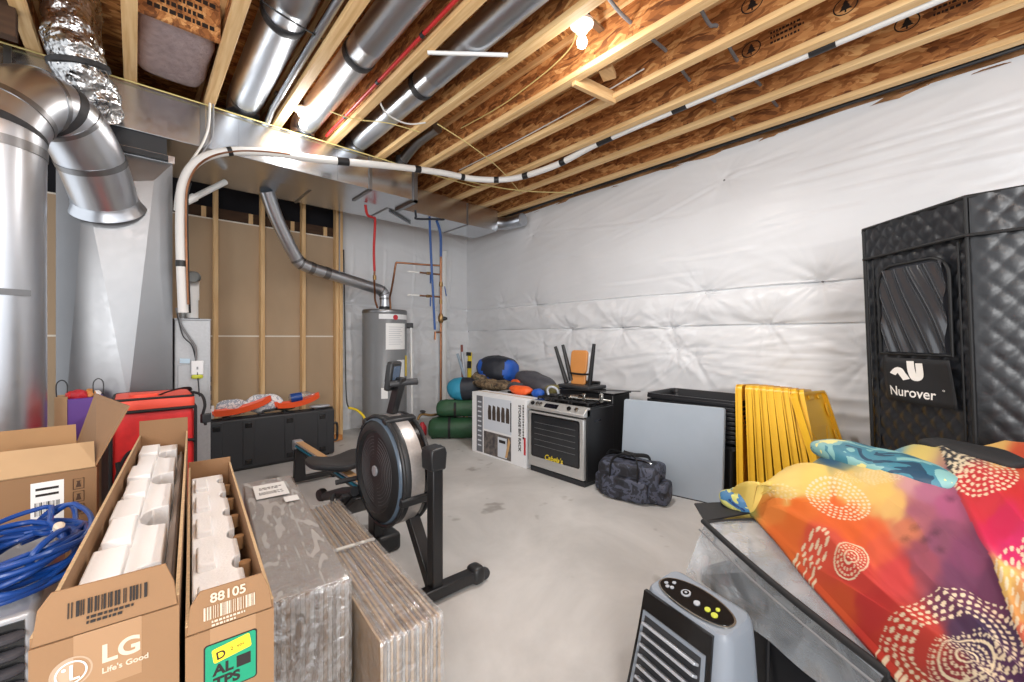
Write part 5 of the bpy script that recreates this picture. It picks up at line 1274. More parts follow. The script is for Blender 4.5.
for x, y, r, m_ in ((-.098, .055, .006, 'silver'), (-.085, .045, .006, 'silver'), (-.082, .072, .006, 'silver'), (-.072, .05, .006, 'silver'), (-.03, .06, .014, 'silver'), (.015, .05, .009, 'silver'), (.048, .052, .008, 'lime'), (.072, .048, .009, 'lime'), (.066, .072, .006, 'lime')):
    topplate([(x + r * math.cos(2 * PI * k / 16), y + r * math.sin(2 * PI * k / 16)) for k in range(16)], .0045, M[m_], 'button', cp)
topplate([(-.03 + .0095 * math.cos(2 * PI * k / 16), .06 + .0095 * math.sin(2 * PI * k / 16)) for k in range(16)], .0052, M['black_gloss'], 'dial_ring', cp); topplate([(-.03 + .004 * math.cos(2 * PI * k / 12), .06 + .004 * math.sin(2 * PI * k / 12)) for k in range(12)], .006, M['silver'], 'dial_centre', cp)
# ------------------------------------------------------------------ left foreground: long cartons
def open_carton(name, label, loc, rz, W, L, H, flap, m_out, fl_in=.012, back=.07):
    t = thing(name, label, 'box', loc, rz); th = .005
    link('front_panel', MB().b2((0, 0, 0), (W, th, H)), M['kraft'], t, local=True)
    link('rear_panel', MB().b2((0, L - th, 0), (W, L, H + back)), M['kraft'], t, local=True)
    link('side_panel', MB().b2((0, th, 0), (th, L - th, H + .012)), M['kraft'], t, local=True); link('side_panel', MB().b2((W - th, th, 0), (W, L - th, H + .012)), M['kraft'], t, local=True)
    link('bottom_panel', MB().b2((th, th, 0), (W - th, L - th, th)), M['kraft'], t, local=True)
    f = MB(); c = .012
    pts = [(0.002, 0), (W - .002, 0), (W - .006, flap * .55), (W - .016, flap), (.018, flap), (.006, flap * .7)]
    f.prism(pts, (0, .001, H + .0015), (1, 0, 0), Vector((0, .12, 1)).normalized(), (0, .004, 0)); link('front_flap', f, M['kraft'], t, local=True, bevel=.001)
    e = MB()
    for x in (.0025, W - .0025): e.box((x, L / 2, H + .0125), (th, L - .012, .002))
    link('cut_edge', e, M['kraft_edge'], t, local=True)
    return t
M['ink_fade'] = mat('faded_pale_print', (206, 188, 166), .7)
EX, EZ = Vector((1, 0, 0)), Vector((0, 0, 1)); FZ = Vector((0, .12, 1)).normalized()
# --- LG carton
W, L, H = .150, 1.40, .80
lgb = open_carton('long_carton', 'longest open cardboard carton with round white logo, holding white foam', (-.100, .805, 0), R(-4.7), W, L, H, .062, None)
def ltext(s, size, x, z, y=-.0006, m='ink_white', parent=lgb, ey=EZ, nm='lettering', bold=.0, o=None): 
    return link(nm, text_mb(s, size, o if o is not None else (x, y, z), EX, ey, .0003, bold), M[m], parent, local=True, smooth=False)
lab(ltext('LG', .034, .066, H - .047, bold=.0009, m='ink_fade'), 'white two-letter mark'); ltext("Life's Good", .0105, .067, H - .062, bold=.0002, m='ink_fade')
m = MB(); c = Vector((.038, -.0006, H - .046))
m.lathe([(.0185, 0), (.0205, 0)], c, (0, -1, 0), 36, cap=False); m.lathe([(.0, 0), (.0185, .0)], c + Vector((0, .0004, 0)), (0, -1, 0), 36, cap=False)
link('round_logo', m, mat('faded_white_print', (178, 152, 126), .7), lgb, local=True)
m = MB(); m.b2((.0365, -.0012, H - .056), (.0395, -.0007, H - .036)); m.b2((.0365, -.0012, H - .056), (.046, -.0007, H - .0535)); m.lathe([(.0, 0), (.0022, 0)], (.031, -.0009, H - .040), (0, -1, 0), 10, cap=False); m.lathe([(.0135, 0), (.0155, 0)], c + Vector((0, -.0005, 0)), (0, -1, 0), 36, cap=False)
link('logo_face', m, M['ink_white'], lgb, local=True)
link('tape_patch', MB().b2((.040, -.0003, H - .08), (.108, .0001, H + .001)), mat('clear_tape_on_card', (160, 124, 90), .3), lgb, local=True)
fo = lambda x, s, y=-.0006: Vector((x, y, H + .0015)) + FZ * s
link('barcode', barcode_mb(fo(.034, .024), EX, FZ, .082, .020, 22, 4, .0003), M['ink'], lgb, local=True, smooth=False)
link('lettering', dash_mb(fo(.052, .017), EX, FZ, .045, .0035, 2), M['ink'], lgb, local=True, smooth=False)
def foam(name, label, loc, rz, outline, z0, z1, blocks):
    t = thing(name, label, 'packing foam', loc, rz)
    link('foam_bar', MB().prism(outline, (0, 0, z0), (1, 0, 0), (0, 1, 0), (0, 0, z1 - z0)), M['foam'], t, local=True, bevel=.003)
    for b in blocks: link('foam_block', MB().b2(*b), M['foam'], t, local=True, bevel=.004)
    return t
def scallop(W, L, xl, xr, n, depth, y0=.02, left=True):
    pts = [(xl, y0), (xr, y0)]; dy = (L - 2 * y0) / n
    for i in range(n):
        a = y0 + dy * i
        pts += [(xr, a + dy * .28)]
        for k in range(7):
            g = PI * k / 6; pts.append((xr - depth * math.sin(g) ** .7, a + dy * (.32 + .4 * (1 - math.cos(g)) / 2)))
        pts += [(xr, a + dy * .76)]
        pts += [(xr, a + dy)]
    pts += [(xl, L - y0)]
    if left:
        for i in reversed(range(n * 2)):
            a = y0 + (L - 2 * y0) / (2 * n) * i; d2 = (L - 2 * y0) / (2 * n)
            pts += [(xl, a + d2 * .8), (xl + .016, a + d2 * .75), (xl + .016, a + d2 * .35), (xl, a + d2 * .3)]
    return pts
blocks = [((.013 if k % 2 else .020, .03 + k * .165, H - .05), (.066, .17 + k * .165, H - .018 + .004 * (k % 3))) for k in range(8)]
f1 = foam('packing_foam', 'white foam bar with notches inside the longest open carton with the round logo', (-.100, .805, 0), R(-4.7), scallop(W, L, .012, .118, 4, .052), H - .40, H - .034, blocks)
link('foam_sheet', MB().b2((.125, .01, H - .5), (.132, L - .01, H - .07)), M['foam_grey'], f1, local=True)
link('foam_sheet', MB().b2((.010, .012, H - .42), (.14, L - .012, H - .10)), M['foam_grey'], f1, local=True) if False else None
tag(link('tv_filler', MB().b2((.1105, .0, 0), (.1285, L - .03, H - .085)).xf(Matrix.Translation((-.09, .82, .006)) @ Matrix.Rotation(R(-4.7), 4, 'Z')), M['foam_grey'], bevel=.004), 'grey wrapped panel deep inside the longest open carton with the round logo', 'panel')
# --- second carton
W2, L2, H2 = .116, .98, .75
c2 = open_carton('long_carton', 'shorter open carton printed 88105 with a green and yellow sticker', (.056, .785, 0), R(-4.6), W2, L2, H2, .058, None, back=.03)
fo2 = lambda x, s: Vector((x, -.0006, H2 + .0015)) + FZ * s
lab(link('lettering', text_mb('88105', .019, fo2(.030, .038), EX, FZ, .0003, .0004), M['ink_fade'], c2, local=True, smooth=False), '88105 number')
link('barcode', barcode_mb(fo2(.022, .014), EX, FZ, .068, .019, 26, 9, .0003), M['ink_fade'], c2, local=True, smooth=False)
link('lettering', dash_mb(fo2(.032, .008), EX, FZ, .045, .003, 2), M['ink_fade'], c2, local=True, smooth=False)
st = link('green_sticker', MB().prism(rrect(.066, .075, .004), (.057, -.0002, H2 - .062), EX, EZ, (0, -.0006, 0)), M['green_sticker'], c2, local=True)
link('sticker_border', MB().prism(rrect(.070, .079, .005), (.057, .0001, H2 - .062), EX, EZ, (0, -.0005, 0)), M['ink'], c2, local=True)
r5 = Matrix.Rotation(R(7), 3, 'Y')
YX, YZ = Vector((math.cos(R(8)), 0, math.sin(R(8)))), Vector((-math.sin(R(8)), 0, math.cos(R(8))))
link('yellow_label', MB().prism(rrect(.050, .022, .003), (.058, -.0009, H2 - .040), YX, YZ, (0, -.0005, 0)), M['yellow_sticker'], c2, local=True)
link('lettering', text_mb('D', .017, (.038, -.0016, H2 - .050), YX, YZ, .0002, .0003), M['ink'], c2, local=True, smooth=False); link('lettering', text_mb('2  vol', .008, (.056, -.0016, H2 - .043), YX, YZ, .0002), M['ink'], c2, local=True, smooth=False)
link('lettering', text_mb('AL', .022, (.034, -.0011, H2 - .073), EX, EZ, .0002, .0008), M['ink'], c2, local=True, smooth=False); link('lettering', text_mb('TPS', .022, (.034, -.0011, H2 - .093), EX, EZ, .0002, .0008), M['ink'], c2, local=True, smooth=False)
link('sticker_print', MB().b2((.064, -.0012, H2 - .074), (.083, -.0008, H2 - .056)), M['ink'], c2, local=True)
link('tape_patch', MB().b2((.03, -.00015, H2 - .04), (.09, .0001, H2 + .001)), mat('clear_tape_on_card_face', (158, 122, 88), .3), c2, local=True)
bl2 = [((.016, .07 + k * .18, H2 - .026), (.048, .17 + k * .18, H2 - .008)) for k in range(5)]
f2 = foam('packing_foam', 'white foam bar with notched right edge inside the 88105 carton', (.056, .785, 0), R(-4.6), scallop(W2, L2, .008, .092, 6, .018, left=False), H2 - .35, H2 - .022, bl2)
link('foam_sheet', MB().b2((.008, .012, H2 - .5), (.108, L2 - .012, H2 - .36)), M['foam_grey'], f2, local=True)
for k in range(6): link('cardboard_core', MB().lathe([(.011, 0), (.011, .03)], (.098, .12 + k * .145, H2 - .06), (0, 0, 1), 14), M['kraft_in'], f2, local=True)
# --- wrapped flat cartons
def bundle(name, label, loc, rz, W, L, H, n, wrap, top_m, seed):
    t = thing(name, label, 'box', loc, rz, None); rnd = random.Random(seed)
    w = W / n
    for k in range(n):
        dz = rnd.uniform(-.012, .002) if wrap is M['film'] else rnd.uniform(-.004, .002); dy = rnd.uniform(-.006, .006)
        link('flat_carton', MB().b2((k * w + .0008, max(0, dy), 0), ((k + 1) * w - .0008, L + dy, H + dz)), top_m[k % len(top_m)], t, local=True)
    if wrap:
        e = .005
        def wfn(u, v):
            # front face up, then over the top
            s = v * (H + L)
            if s < H: p = Vector((-e + (W + 2 * e) * u, -e, s))
            else: p = Vector((-e + (W + 2 * e) * u, -e + (s - H), H + e))
            k = noise.noise((p.x * 30, p.y * 5, p.z * 6 + seed)) * .006
            return p + (Vector((0, -abs(k), 0)) if s < H else Vector((0, 0, abs(k) + .001)))
        m = MB().grid(wfn, 24, 120)
        for x in (-e, W + e):
            m.grid(lambda u, v: Vector((x, -e + (L + e) * u, (H + e) * v)) + Vector((math.copysign(abs(noise.noise((u * 9, v * 6, x))) * .004, x - .01), 0, 0)), 40, 24)
        link('stretch_wrap', m, wrap, t, local=True, angle=180)
    return t
b3 = bundle('wrapped_cartons', 'grey flat cartons in hazy plastic wrap with a white shipping label', (.262, 1.213, 0), R(-6.2), .196, 1.09, .505, 17, M['poly_wrap'], [M['greyboard'], M['greyboard2'], M['greyboard'], M['kraft_dark']], 3)
link('top_sheet', MB().b2((.002, .002, .5085), (.194, 1.088, .5115)), mat('pale_grey_sheet', (172, 170, 168), .6, var=.06), b3, local=True)
link('shipping_label', MB().b2((.03, .80, .5185), (.155, .99, .5195)), M['paper'], b3, local=True)
link('lettering', dash_mb((.05, .93, .5196), (1, 0, 0), (0, 1, 0), .085, .010, 2), M['ink'], b3, local=True, smooth=False); link('lettering', dash_mb((.045, .87, .5196), (1, 0, 0), (0, 1, 0), .09, .007, 3, seed=4), M['ink'], b3, local=True, smooth=False)
link('small_label', MB().b2((.125, .70, .5185), (.178, .765, .5195)), M['paper'], b3, local=True)
m = MB().grid(lambda u, v: Vector((.03 + .07 * u + .03 * v, -.012 - .012 * math.sin(u * 7) * v, .25 + .2 * v - .05 * u)), 12, 20); link('torn_wrap', m, M['poly_wrap'], b3, local=True, angle=180)
b4 = bundle('flat_carton_bundle', 'bundle of brown flattened cartons on edge under clear film by the rower', (.478, 1.03, 0), R(-4.5), .176, 1.06, .40, 21, M['film'], [M['kraft_pale'], M['kraft_dark'], M['greyboard'], M['kraft_pale'], M['greyboard2']], 8)
link('strap', MB().b2((-.003, .55, .402), (.179, .566, .4075)), M['white_wire'], b4, local=True)
# --- big carton with label
t = thing('moving_carton', 'big open brown carton with barcode label and raised flaps at far left', 'box', (-.38, 2.35, 0))
x0, x1, y0, y1, zt = -.68, -.10, 2.1, 2.6, .735; th = .006
link('front_panel', MB().b2((x0, y0, 0), (x1, y0 + th, zt)), M['kraft'], t); link('rear_panel', MB().b2((x0, y1 - th, 0), (x1 - .08, y1, zt)), M['kraft_in'], t)
link('side_panel', MB().b2((x0, y0 + th, 0), (x0 + th, y1 - th, zt)), M['kraft'], t); link('side_panel', MB().prism([(x1 - .006, y0 + th), (x1, y0 + th), (x1 - .08, y1 - th), (x1 - .086, y1 - th)], (0, 0, 0), (1, 0, 0), (0, 1, 0), (0, 0, zt)), M['kraft'], t); link('bottom_panel', MB().b2((x0 + th, y0 + th, 0), (x1 - .09, y1 - th, th)), M['kraft'], t)
def quad(nm, pts, m, th=.005, parent=t, bevel=0):
    p = [Vector(a) for a in pts]; n = (p[1] - p[0]).cross(p[3] - p[0]).normalized() * th
    f = MB().add(p + [a + n for a in p], [(3, 2, 1, 0), (4, 5, 6, 7), (0, 1, 5, 4), (1, 2, 6, 5), (2, 3, 7, 6), (3, 0, 4, 7)]); return link(nm, f, m, parent, bevel=bevel)
quad('front_flap', [(x0, y0 + .004, zt + .001), (x1 - .004, y0 + .004, zt + .001), (x1 - .012, y0 + .10, zt + .075), (x0, y0 + .10, zt + .075)], M['kraft_pale'])
quad('rear_flap', [(x0, y1 - .004, zt + .001), (x1 - .085, y1 - .004, zt + .001), (x1 - .09, y1 + .03, zt + .085), (x0, y1 + .03, zt + .085)], M['kraft_in'])
quad('side_flap', [(x1 - .083, y1 - .005, zt + .001), (x1 - .003, y0 + .008, zt + .001), (x1 + .088, y0 + .05, zt + .205), (x1 - .02, y1 - .1, zt + .228)], M['kraft'])
m = MB().b2((-.256, y0 - .0008, .575), (-.180, y0 + .0002, .712)); lb = link('shipping_label', m, M['paper'], t)
link('barcode', barcode_mb((-.247, y0 - .0012, .60), EX, EZ, .058, .045, 16, 5, .0003), M['ink'], t, smooth=False)
m = MB()
for z in (.665, .685): m.b2((-.245, y0 - .0014, z), (-.192, y0 - .0006, z + .008))
link('label_print', MB().b2((-.245, y0 - .0014, .665), (-.192, y0 - .0006, .673)), M['ink'], t); link('label_print', MB().b2((-.245, y0 - .0014, .685), (-.192, y0 - .0006, .693)), M['ink'], t)
for k in range(3):
    z = .58 + k * .045; link('handling_mark', MB().tube([(-.158, y0 - .001, z), (-.132, y0 - .001, z), (-.132, y0 - .001, z + .036), (-.158, y0 - .001, z + .036), (-.158, y0 - .001, z)], .0013, 6), M['ink_brown'], t)
    link('handling_mark', MB().prism([(-.007, 0), (.007, 0), (.003, .018), (.006, .022), (-.006, .022), (-.003, .018)], (-.145, y0 - .0008, z + .006), EX, EZ, (0, -.0006, 0)), M['ink_brown'], t)
for a, b in ((-.34, -.29), (-.26, -.23), (-.19, -.15), (-.14, -.11)):
    quad('flap_print', [(a, y0 + .030, zt + .0195), (b, y0 + .030, zt + .0195), (b, y0 + .048, zt + .034), (a, y0 + .048, zt + .034)], M['ink_brown'], -.0022)
link('hand_hole', MB().prism(rrect(.10, .03, .014), (-.33, y0 - .0004, .53), EX, EZ, (0, -.0006, 0)), M['dark'], t)
# --- grey louvred machine with cord on top
t = thing('louvred_heater', 'low grey machine with black louvres under the blue cord', 'appliance', (-.4, 1.37, 0))
link('cabinet', MB().b2((-.72, 1.29, 0), (-.150, 1.78, .64)), M['silver'], t, bevel=.012)
link('louvre_recess', MB().b2((-.70, 1.286, .30), (-.165, 1.292, .627)), M['black_gloss'], t)
for k in range(9):
    m = MB().tube([(-.69, 1.279, .33 + k * .034), (-.215, 1.279, .33 + k * .034), (-.18, 1.281, .329 + k * .034), (-.171, 1.289, .328 + k * .034)], .013, 10, flat=.8); link('louvre', m, M['charcoal'], t)
pts = []; rnd = random.Random(11)
for k in range(13 * 22):
    a = 2 * PI * k / 22; lp = k // 22
    rx = .110 + .028 * math.sin(lp * 2.1) + .008 * noise.noise((k * .3, 1, 1)); ry = .165 + .03 * math.cos(lp * 1.3)
    z = .652 + .011 * (lp % 5) + .028 * max(0, math.sin(a * 1 + lp * .9)) + .012 * noise.noise((k * .2, lp, 2)) + .02 * (lp / 13)
    pts.append((-.205 + rx * math.cos(a + .15 * lp) + .012 * math.sin(lp * 3), 1.51 + ry * math.sin(a + .15 * lp) + .014 * math.cos(lp * 2), z))
t = thing('extension_cable', 'coiled blue extension cord lying beside the longest foam-filled carton', 'cable', (-.235, 1.4, .64))
link('coil', MB().tube(smoothpath(pts, 2), .0062, 8), M['cable_blue'], t)
link('loose_loop', MB().tube(smoothpath([(-.14, 1.42, .68), (-.12, 1.52, .70), (-.13, 1.60, .735), (-.17, 1.62, .73), (-.2, 1.58, .70), (-.17, 1.5, .705), (-.13, 1.55, .69), (-.15, 1.6, .68), (-.22, 1.57, .67)], 8), .0062, 8).xf(Matrix.Translation((.0, .10, -.01))), M['cable_blue'], t)
link('coil_wrap', MB().tube(smoothpath([(-.20, 1.30, .66), (-.18, 1.28, .73), (-.145, 1.36, .74), (-.15, 1.42, .69), (-.19, 1.39, .66)], 6), .0068, 8).xf(Matrix.Translation((.02, .10, 0))), M['cable_blue'], t)
lab(link('plug_end', MB().lathe([(.006, 0), (.010, .004), (.010, .016), (.005, .02)], (-.135, 1.46, .742), (.2, -.6, .8), 12), mat('beige_plug', (206, 190, 170), .5), t), 'beige plug end')

# --- red bag, gift bag, hard case
t = thing('insulated_bag', 'tall red soft-sided bag with black piping beside the return drop', 'bag', (.06, 3.2, 0))
bx = MB().soft((.085, 3.2, .41), (.175, .19, .41), .16, .16, 64, 36, None, .008, 5); link('body', bx, M['redfab'], t)
bx = MB().soft((.085, 3.21, .83), (.18, .195, .045), .3, .18, 64, 20, None, .008, 7); link('lid', bx, M['coralfab'], t)
def loop(z, ox, oy, r, cx_=.085, cy_=3.2): return [(cx_ + x, cy_ + y, z + .006 * noise.noise((x * 9, y * 9, z))) for x, y in rrect(2 * ox, 2 * oy, .03, 4)]
lp = loop(.80, .178, .193, 0); link('piping', MB().tube(lp + [lp[0]], .009, 8), M['blackfab'], t)
lp = loop(.865, .17, .18, 0); link('piping', MB().tube(lp + [lp[0]], .007, 8), M['blackfab'], t)
for x in (-.092, .262): link('piping', MB().tube([(x, 3.015, .02), (x, 3.012, .45), (x, 3.01, .8)], .008, 8), M['blackfab'], t)
link('pocket_piping', MB().tube(smoothpath([(-.075, 3.004, .30), (-.07, 3.0, .46), (-.04, 2.998, .56), (.0, 2.998, .60), (.12, 2.998, .62), (.24, 3.0, .615), (.258, 3.01, .60)], 6), .008, 8), M['blackfab'], t)
link('zip_band', MB().tube(smoothpath([(-.065, 3.0, .545), (-.055, 2.998, .40), (-.05, 2.998, .2)], 5), .010, 8), M['blackfab'], t)
link('grab_handle', MB().tube(smoothpath([(.10, 3.09, .872), (.13, 3.06, .89), (.19, 3.08, .905), (.24, 3.16, .90), (.255, 3.2, .88)], 6), .010, 8, flat=.4), M['blackfab'], t)
link('lid_flap', MB().soft((.04, 3.12, .878), (.06, .055, .012), .5, .5, 32, 12, rotz(.2), .003, 12), M['coralfab'], t)
link('side_strap', MB().tube(smoothpath([(.25, 3.1, .88), (.295, 3.06, .86), (.31, 3.05, .80), (.30, 3.05, .74), (.315, 3.06, .68)], 6), .008, 8), M['blackfab'], t)
link('strap_clip', MB().box((.315, 3.06, .72), (.05, .03, .055), rotz(.3)), M['black_matte'], t, bevel=.006)
t = tag(link('plain_carton', MB().b2((-.34, 3.44, 0), (-.155, 3.70, .60)), M['kraft'], bevel=.003), 'plain brown carton hidden under the gift bag', 'box')
t = thing('gift_bag', 'brown and purple gift bag beside the fat round duct', 'bag', (-.25, 3.55, .6))
m = MB(); m.b2((-.335, 3.47, .602), (-.285, 3.64, .86)); link('kraft_side', m, M['kraft_pale'], t)
m = MB().box((-.215, 3.55, .725), (.14, .16, .245)); link('purple_front', m, M['purple'], t, bevel=.004)
for x, y, r, mm in ((-.24, 3.52, .038, 'red'), (-.20, 3.54, .03, 'tan'), (-.27, 3.53, .028, 'redfab'), (-.18, 3.56, .025, 'paper')): link('tissue', MB().soft((x, y, .86), (r, r, r * .8), .9, .9, 20, 12, None, .012, 30), M[mm], t)
for x in (-.31, -.16): link('wire_handle', MB().tube(smoothpath([(x - .02, 3.52, .85), (x - .022, 3.52, .93), (x, 3.52, .955), (x + .02, 3.52, .93), (x + .02, 3.52, .86)], 6), .003, 6), M['black_metal'], t)
hc = thing('hard_case', 'long black hard-shell case standing on edge by the stud wall', 'case', (.985, 4.465, 0), 0)
LL, TH2, HH = 1.085, .17, .475
link('lid_half', MB().b2((-LL / 2, -TH2 / 2, .012), (LL / 2, -.004, HH)), M['black_matte'], hc, local=True, bevel=.018, bseg=3); link('base_half', MB().b2((-LL / 2, .004, .012), (LL / 2, TH2 / 2, HH)), M['black_matte'], hc, local=True, bevel=.018, bseg=3)
link('seal_lip', MB().b2((-LL / 2 - .006, -.012, .008), (LL / 2 + .006, .012, HH + .008)), M['black'], hc, local=True, bevel=.004)
for x in (-.46, -.22, .12, .42):
    m = MB().b2((x - .045, -TH2 / 2 - .006, .05), (x + .045, -TH2 / 2 + .004, HH - .02)); link('rib', m, M['black_matte'], hc, local=True, bevel=.006)
    for z in (.075, HH - .07): link('latch', MB().b2((x - .028, -TH2 / 2 - .011, z - .022), (x + .028, -TH2 / 2 - .002, z + .022)), M['black_gloss'], hc, local=True, bevel=.004)
for x in (-.38, -.1, .1, .38): link('top_latch', MB().b2((x - .03, -.05, HH - .004), (x + .03, .03, HH + .016)), M['black'], hc, local=True, bevel=.005)
m = MB().tube(smoothpath([(-.09, -.01, HH + .006), (-.08, -.01, HH + .038), (.08, -.01, HH + .038), (.09, -.01, HH + .006)], 4), .011, 8); link('carry_handle', m, M['black'], hc, local=True)
m = MB().tube(smoothpath([(LL / 2 + .004, 0, .30), (LL / 2 + .05, 0, .30), (LL / 2 + .055, 0, .2), (LL / 2 + .05, 0, .13), (LL / 2 + .004, 0, .13)], 4), .012, 8); link('end_handle', m, M['black'], hc, local=True)
link('wheel_bump', MB().b2((-LL / 2 - .02, -.06, .0), (-LL / 2 + .03, .06, .07)), M['black'], hc, local=True, bevel=.01); link('foot', MB().b2((-LL / 2 + .05, -.06, 0), (LL / 2 - .05, .06, .014)), M['black'], hc, local=True)
ZC = HH + .016
def trough(c, L, ang, tilt, label):
    f = MB(); n = 16; rg = []
    for i in range(n + 1):
        s = i / n; x = (s - .5) * L; w = .06 * math.sin(PI * min(1, .15 + s * .85)) ** .5 + .01; zz = .03 * (2 * s - 1) ** 2
        rg.append([Vector((x, y, zz + z)) for y, z in ((-w, .05), (-w * .8, 0), (w * .8, 0), (w, .05), (w * .9, .053), (w * .7, .01), (-w * .7, .01), (-w * .9, .053))])
    f.loft(rg); rt = rotz(ang) @ roty(tilt); f.v = [rt @ p + Vector(c) for p in f.v]
    return tag(link('orange_paddle', f, M['orange_pl']), label, 'tool', 'orange plastic pieces on the hard case')
trough((.74, 4.42, ZC + .04), .46, R(3), R(-11), 'left orange plastic paddle on the black hard case'); trough((1.20, 4.42, ZC + .045), .40, R(3), R(-9), 'right orange plastic paddle on the black hard case')
tag(link('patterned_cloth', MB().soft((.66, 4.52, ZC + .072), (.13, .05, .076), .8, .9, 40, 20, rotz(.1), .015, 12), M['pattern_white']), 'white patterned cloth bundle at the left on the hard case', 'cloth')
tag(link('patterned_cloth', MB().soft((.92, 4.52, ZC + .085), (.16, .05, .085), .8, .9, 40, 20, rotz(-.2), .015, 12), M['pattern_white']), 'white patterned cloth bundle in the middle of the hard case', 'cloth')
t = thing('water_bottle', 'clear bottle with blue wrap lying on the hard case', 'bottle', (1.15, 4.45, ZC))
link('bottle', MB().lathe([(.02, 0), (.042, .015), (.045, .06), (.045, .17), (.03, .2), (.016, .215), (.016, .24)], (1.12, 4.49, ZC + .11), (1, -.12, .12), 24), film_mat('clear_bottle', .3, .05, milky=.12), t)
link('wrapper', MB().lathe([(.046, 0), (.047, .01), (.047, .09), (.046, .10)], (1.14, 4.487, ZC + .11), (1, -.12, .12), 24), M['cable_blue'], t)
tag(link('green_pouch', MB().soft((1.10, 4.49, ZC + .035), (.09, .05, .035), .7, .8, 24, 14, None, .01, 18), mat('dark_olive_pouch', (66, 70, 46), .7)), 'dark olive pouch under the clear bottle', 'pouch')
tag(link('white_card', MB().box((.50, 4.46, ZC + .055), (.035, .02, .115), rotz(.1)), M['white'], bevel=.003), 'small white upright card at the left end of the hard case', 'card')
tag(link('clear_bag', MB().soft((1.40, 4.45, ZC + .012), (.10, .05, .016), .8, .8, 24, 12, rotz(-.15), .006, 16), M['silver']), 'pale crumpled bag at the right end of the hard case', 'bag')
tag(link('wood_offcut', MB().box((1.72, 4.95, .03), (.16, .10, .06), rotz(.4)), M['tan'], bevel=.004), 'tan wooden offcut on the floor past the hard case', 'offcut')

# ------------------------------------------------------------------ rowing machine
RX = 1.0
rw = thing('rowing_machine', 'black air-resistance rowing machine with big round flywheel cage', 'rowing machine', (RX, 2.6, 0))
FC = Vector((.985, 2.0, .53)); fr = .272
XN = (-1, 0, 0)
fw = link('flywheel_cage', MB().lathe([(.0, .088), (.05, .09), (.19, .083), (.205, .098), (.245, .088), (.262, .072), (fr + .002, .055), (fr + .002, .034)], FC, XN, 72), M['black'], rw)
link('flywheel_cage', MB().lathe([(fr + .002, -.036), (fr + .002, -.055), (.262, -.07), (.22, -.085), (0, -.085)], FC, XN, 72), M['black_gloss'], rw)
link('perforated_band', MB().lathe([(fr - .003, -.055), (fr + .0015, -.04), (fr + .0015, .03), (fr - .003, .05)], FC, XN, 72, cap=False), M['silver_band'], rw)
link('pale_rim', MB().lathe([(.2515, .0885), (.254, .0875), (.259, .0825), (.2625, .0735)], FC, XN, 72, cap=False), mat('blue_grey_rim', (84, 100, 116), .3), rw)
for k in range(8):
    r = .055 + k * .0165; link('grille_ring', MB().tube([FC + Vector((-.0885 + .004 * (r - .05) / .14, math.cos(a) * r, math.sin(a) * r)) for a in [R(-80 + 160 * i / 24) for i in range(25)]], .0016, 6), M['rubber'], fw)
    link('grille_ring', MB().tube([FC + Vector((-.0885 + .004 * (r - .05) / .14, -math.cos(a) * r, math.sin(a) * r)) for a in [R(-80 + 160 * i / 24) for i in range(25)]], .0016, 6), M['rubber'], fw)
lab(link('hub_disc', MB().lathe([(.026, .088), (.026, .096), (.018, .098), (0, .098)], FC, XN, 24), M['silver'], fw), 'silver hub disc')
for a in (55, 108, 200, -35):
    c = FC + Vector((0, math.cos(R(a)) * fr, math.sin(R(a)) * fr)); m = MB().box(c, (.17, .03, .045 if a != -35 else .05), rotx(R(a))); link('cage_clamp', m, M['black'], rw, bevel=.008)
m = MB().tube([FC + Vector((-.07, math.cos(R(a)) * .272, math.sin(R(a)) * .272)) for a in range(40, 321, 10)], .01, 8); link('side_rim', m, M['black'], rw)
m = MB().tube([FC + Vector((.07, math.cos(R(a)) * .272, math.sin(R(a)) * .272)) for a in range(0, 361, 10)], .01, 8); link('side_rim', m, M['black'], rw)
link('front_leg', MB().box((1.015, 1.63, .35), (.055, .055, .60)), M['black_metal'], rw, bevel=.006)
link('leg_cap', MB().prism([(-.038, 0), (.038, 0), (.045, .075), (.036, .105), (-.036, .10), (-.042, .07)], (1.012, 1.59, .60), (1, 0, 0), (0, 0, 1), (0, .09, 0)), M['black'], rw, bevel=.008)
a, b = Vector((1.02, 1.90, .36)), Vector((1.03, 1.66, .05)); m = MB(); d = b - a
m.box((a + b) / 2, (.06, .05, d.length), Matrix.Rotation(math.atan2(-d.y, -d.z) * -1 if False else math.atan2(d.y, -d.z), 3, 'X')); link('brace', m, M['black_metal'], rw, bevel=.005)
link('axle_arm', MB().tube([(1.09, 1.99, .545), (1.09, 1.8, .62), (1.05, 1.65, .68)], .022, 10), M['black'], rw)
link('front_foot', MB().box((1.005, 1.62, .045), (.46, .06, .05), rotz(R(-3))), M['black_metal'], rw, bevel=.005)
for x, s in ((1.235, 1), (.785, -1)):
    e = link('foot_end', MB().soft((x + s * .0, 1.612, .045), (.035, .045, .042), .6, .6, 24, 14), M['black'], rw); link('caster', MB().lathe([(.0, -.012), (.028, -.01), (.03, 0), (.028, .01), (0, .012)], (x + s * .035, 1.59, .04), (.2, 1, 0), 20), M['black_matte'], e)
link('monitor_arm', MB().prism([(2.00, .80), (2.07, .80), (1.99, .955), (1.955, 1.0), (1.90, 1.0), (1.925, .94)], (.985, 0, 0), (0, 1, 0), (0, 0, 1), (.035, 0, 0)), M['black'], rw, bevel=.006)
mn = link('monitor', MB().box((.985, 1.985, 1.005), (.105, .035, .15), rotz(R(35)) @ rotx(R(8))), M['black'], rw, bevel=.010)
link('screen', MB().box(Vector((.985, 1.985, 1.02)) + (rotz(R(35)) @ Vector((0, .0175, 0))), (.085, .003, .085), rotz(R(35)) @ rotx(R(8))), M['led'], mn)
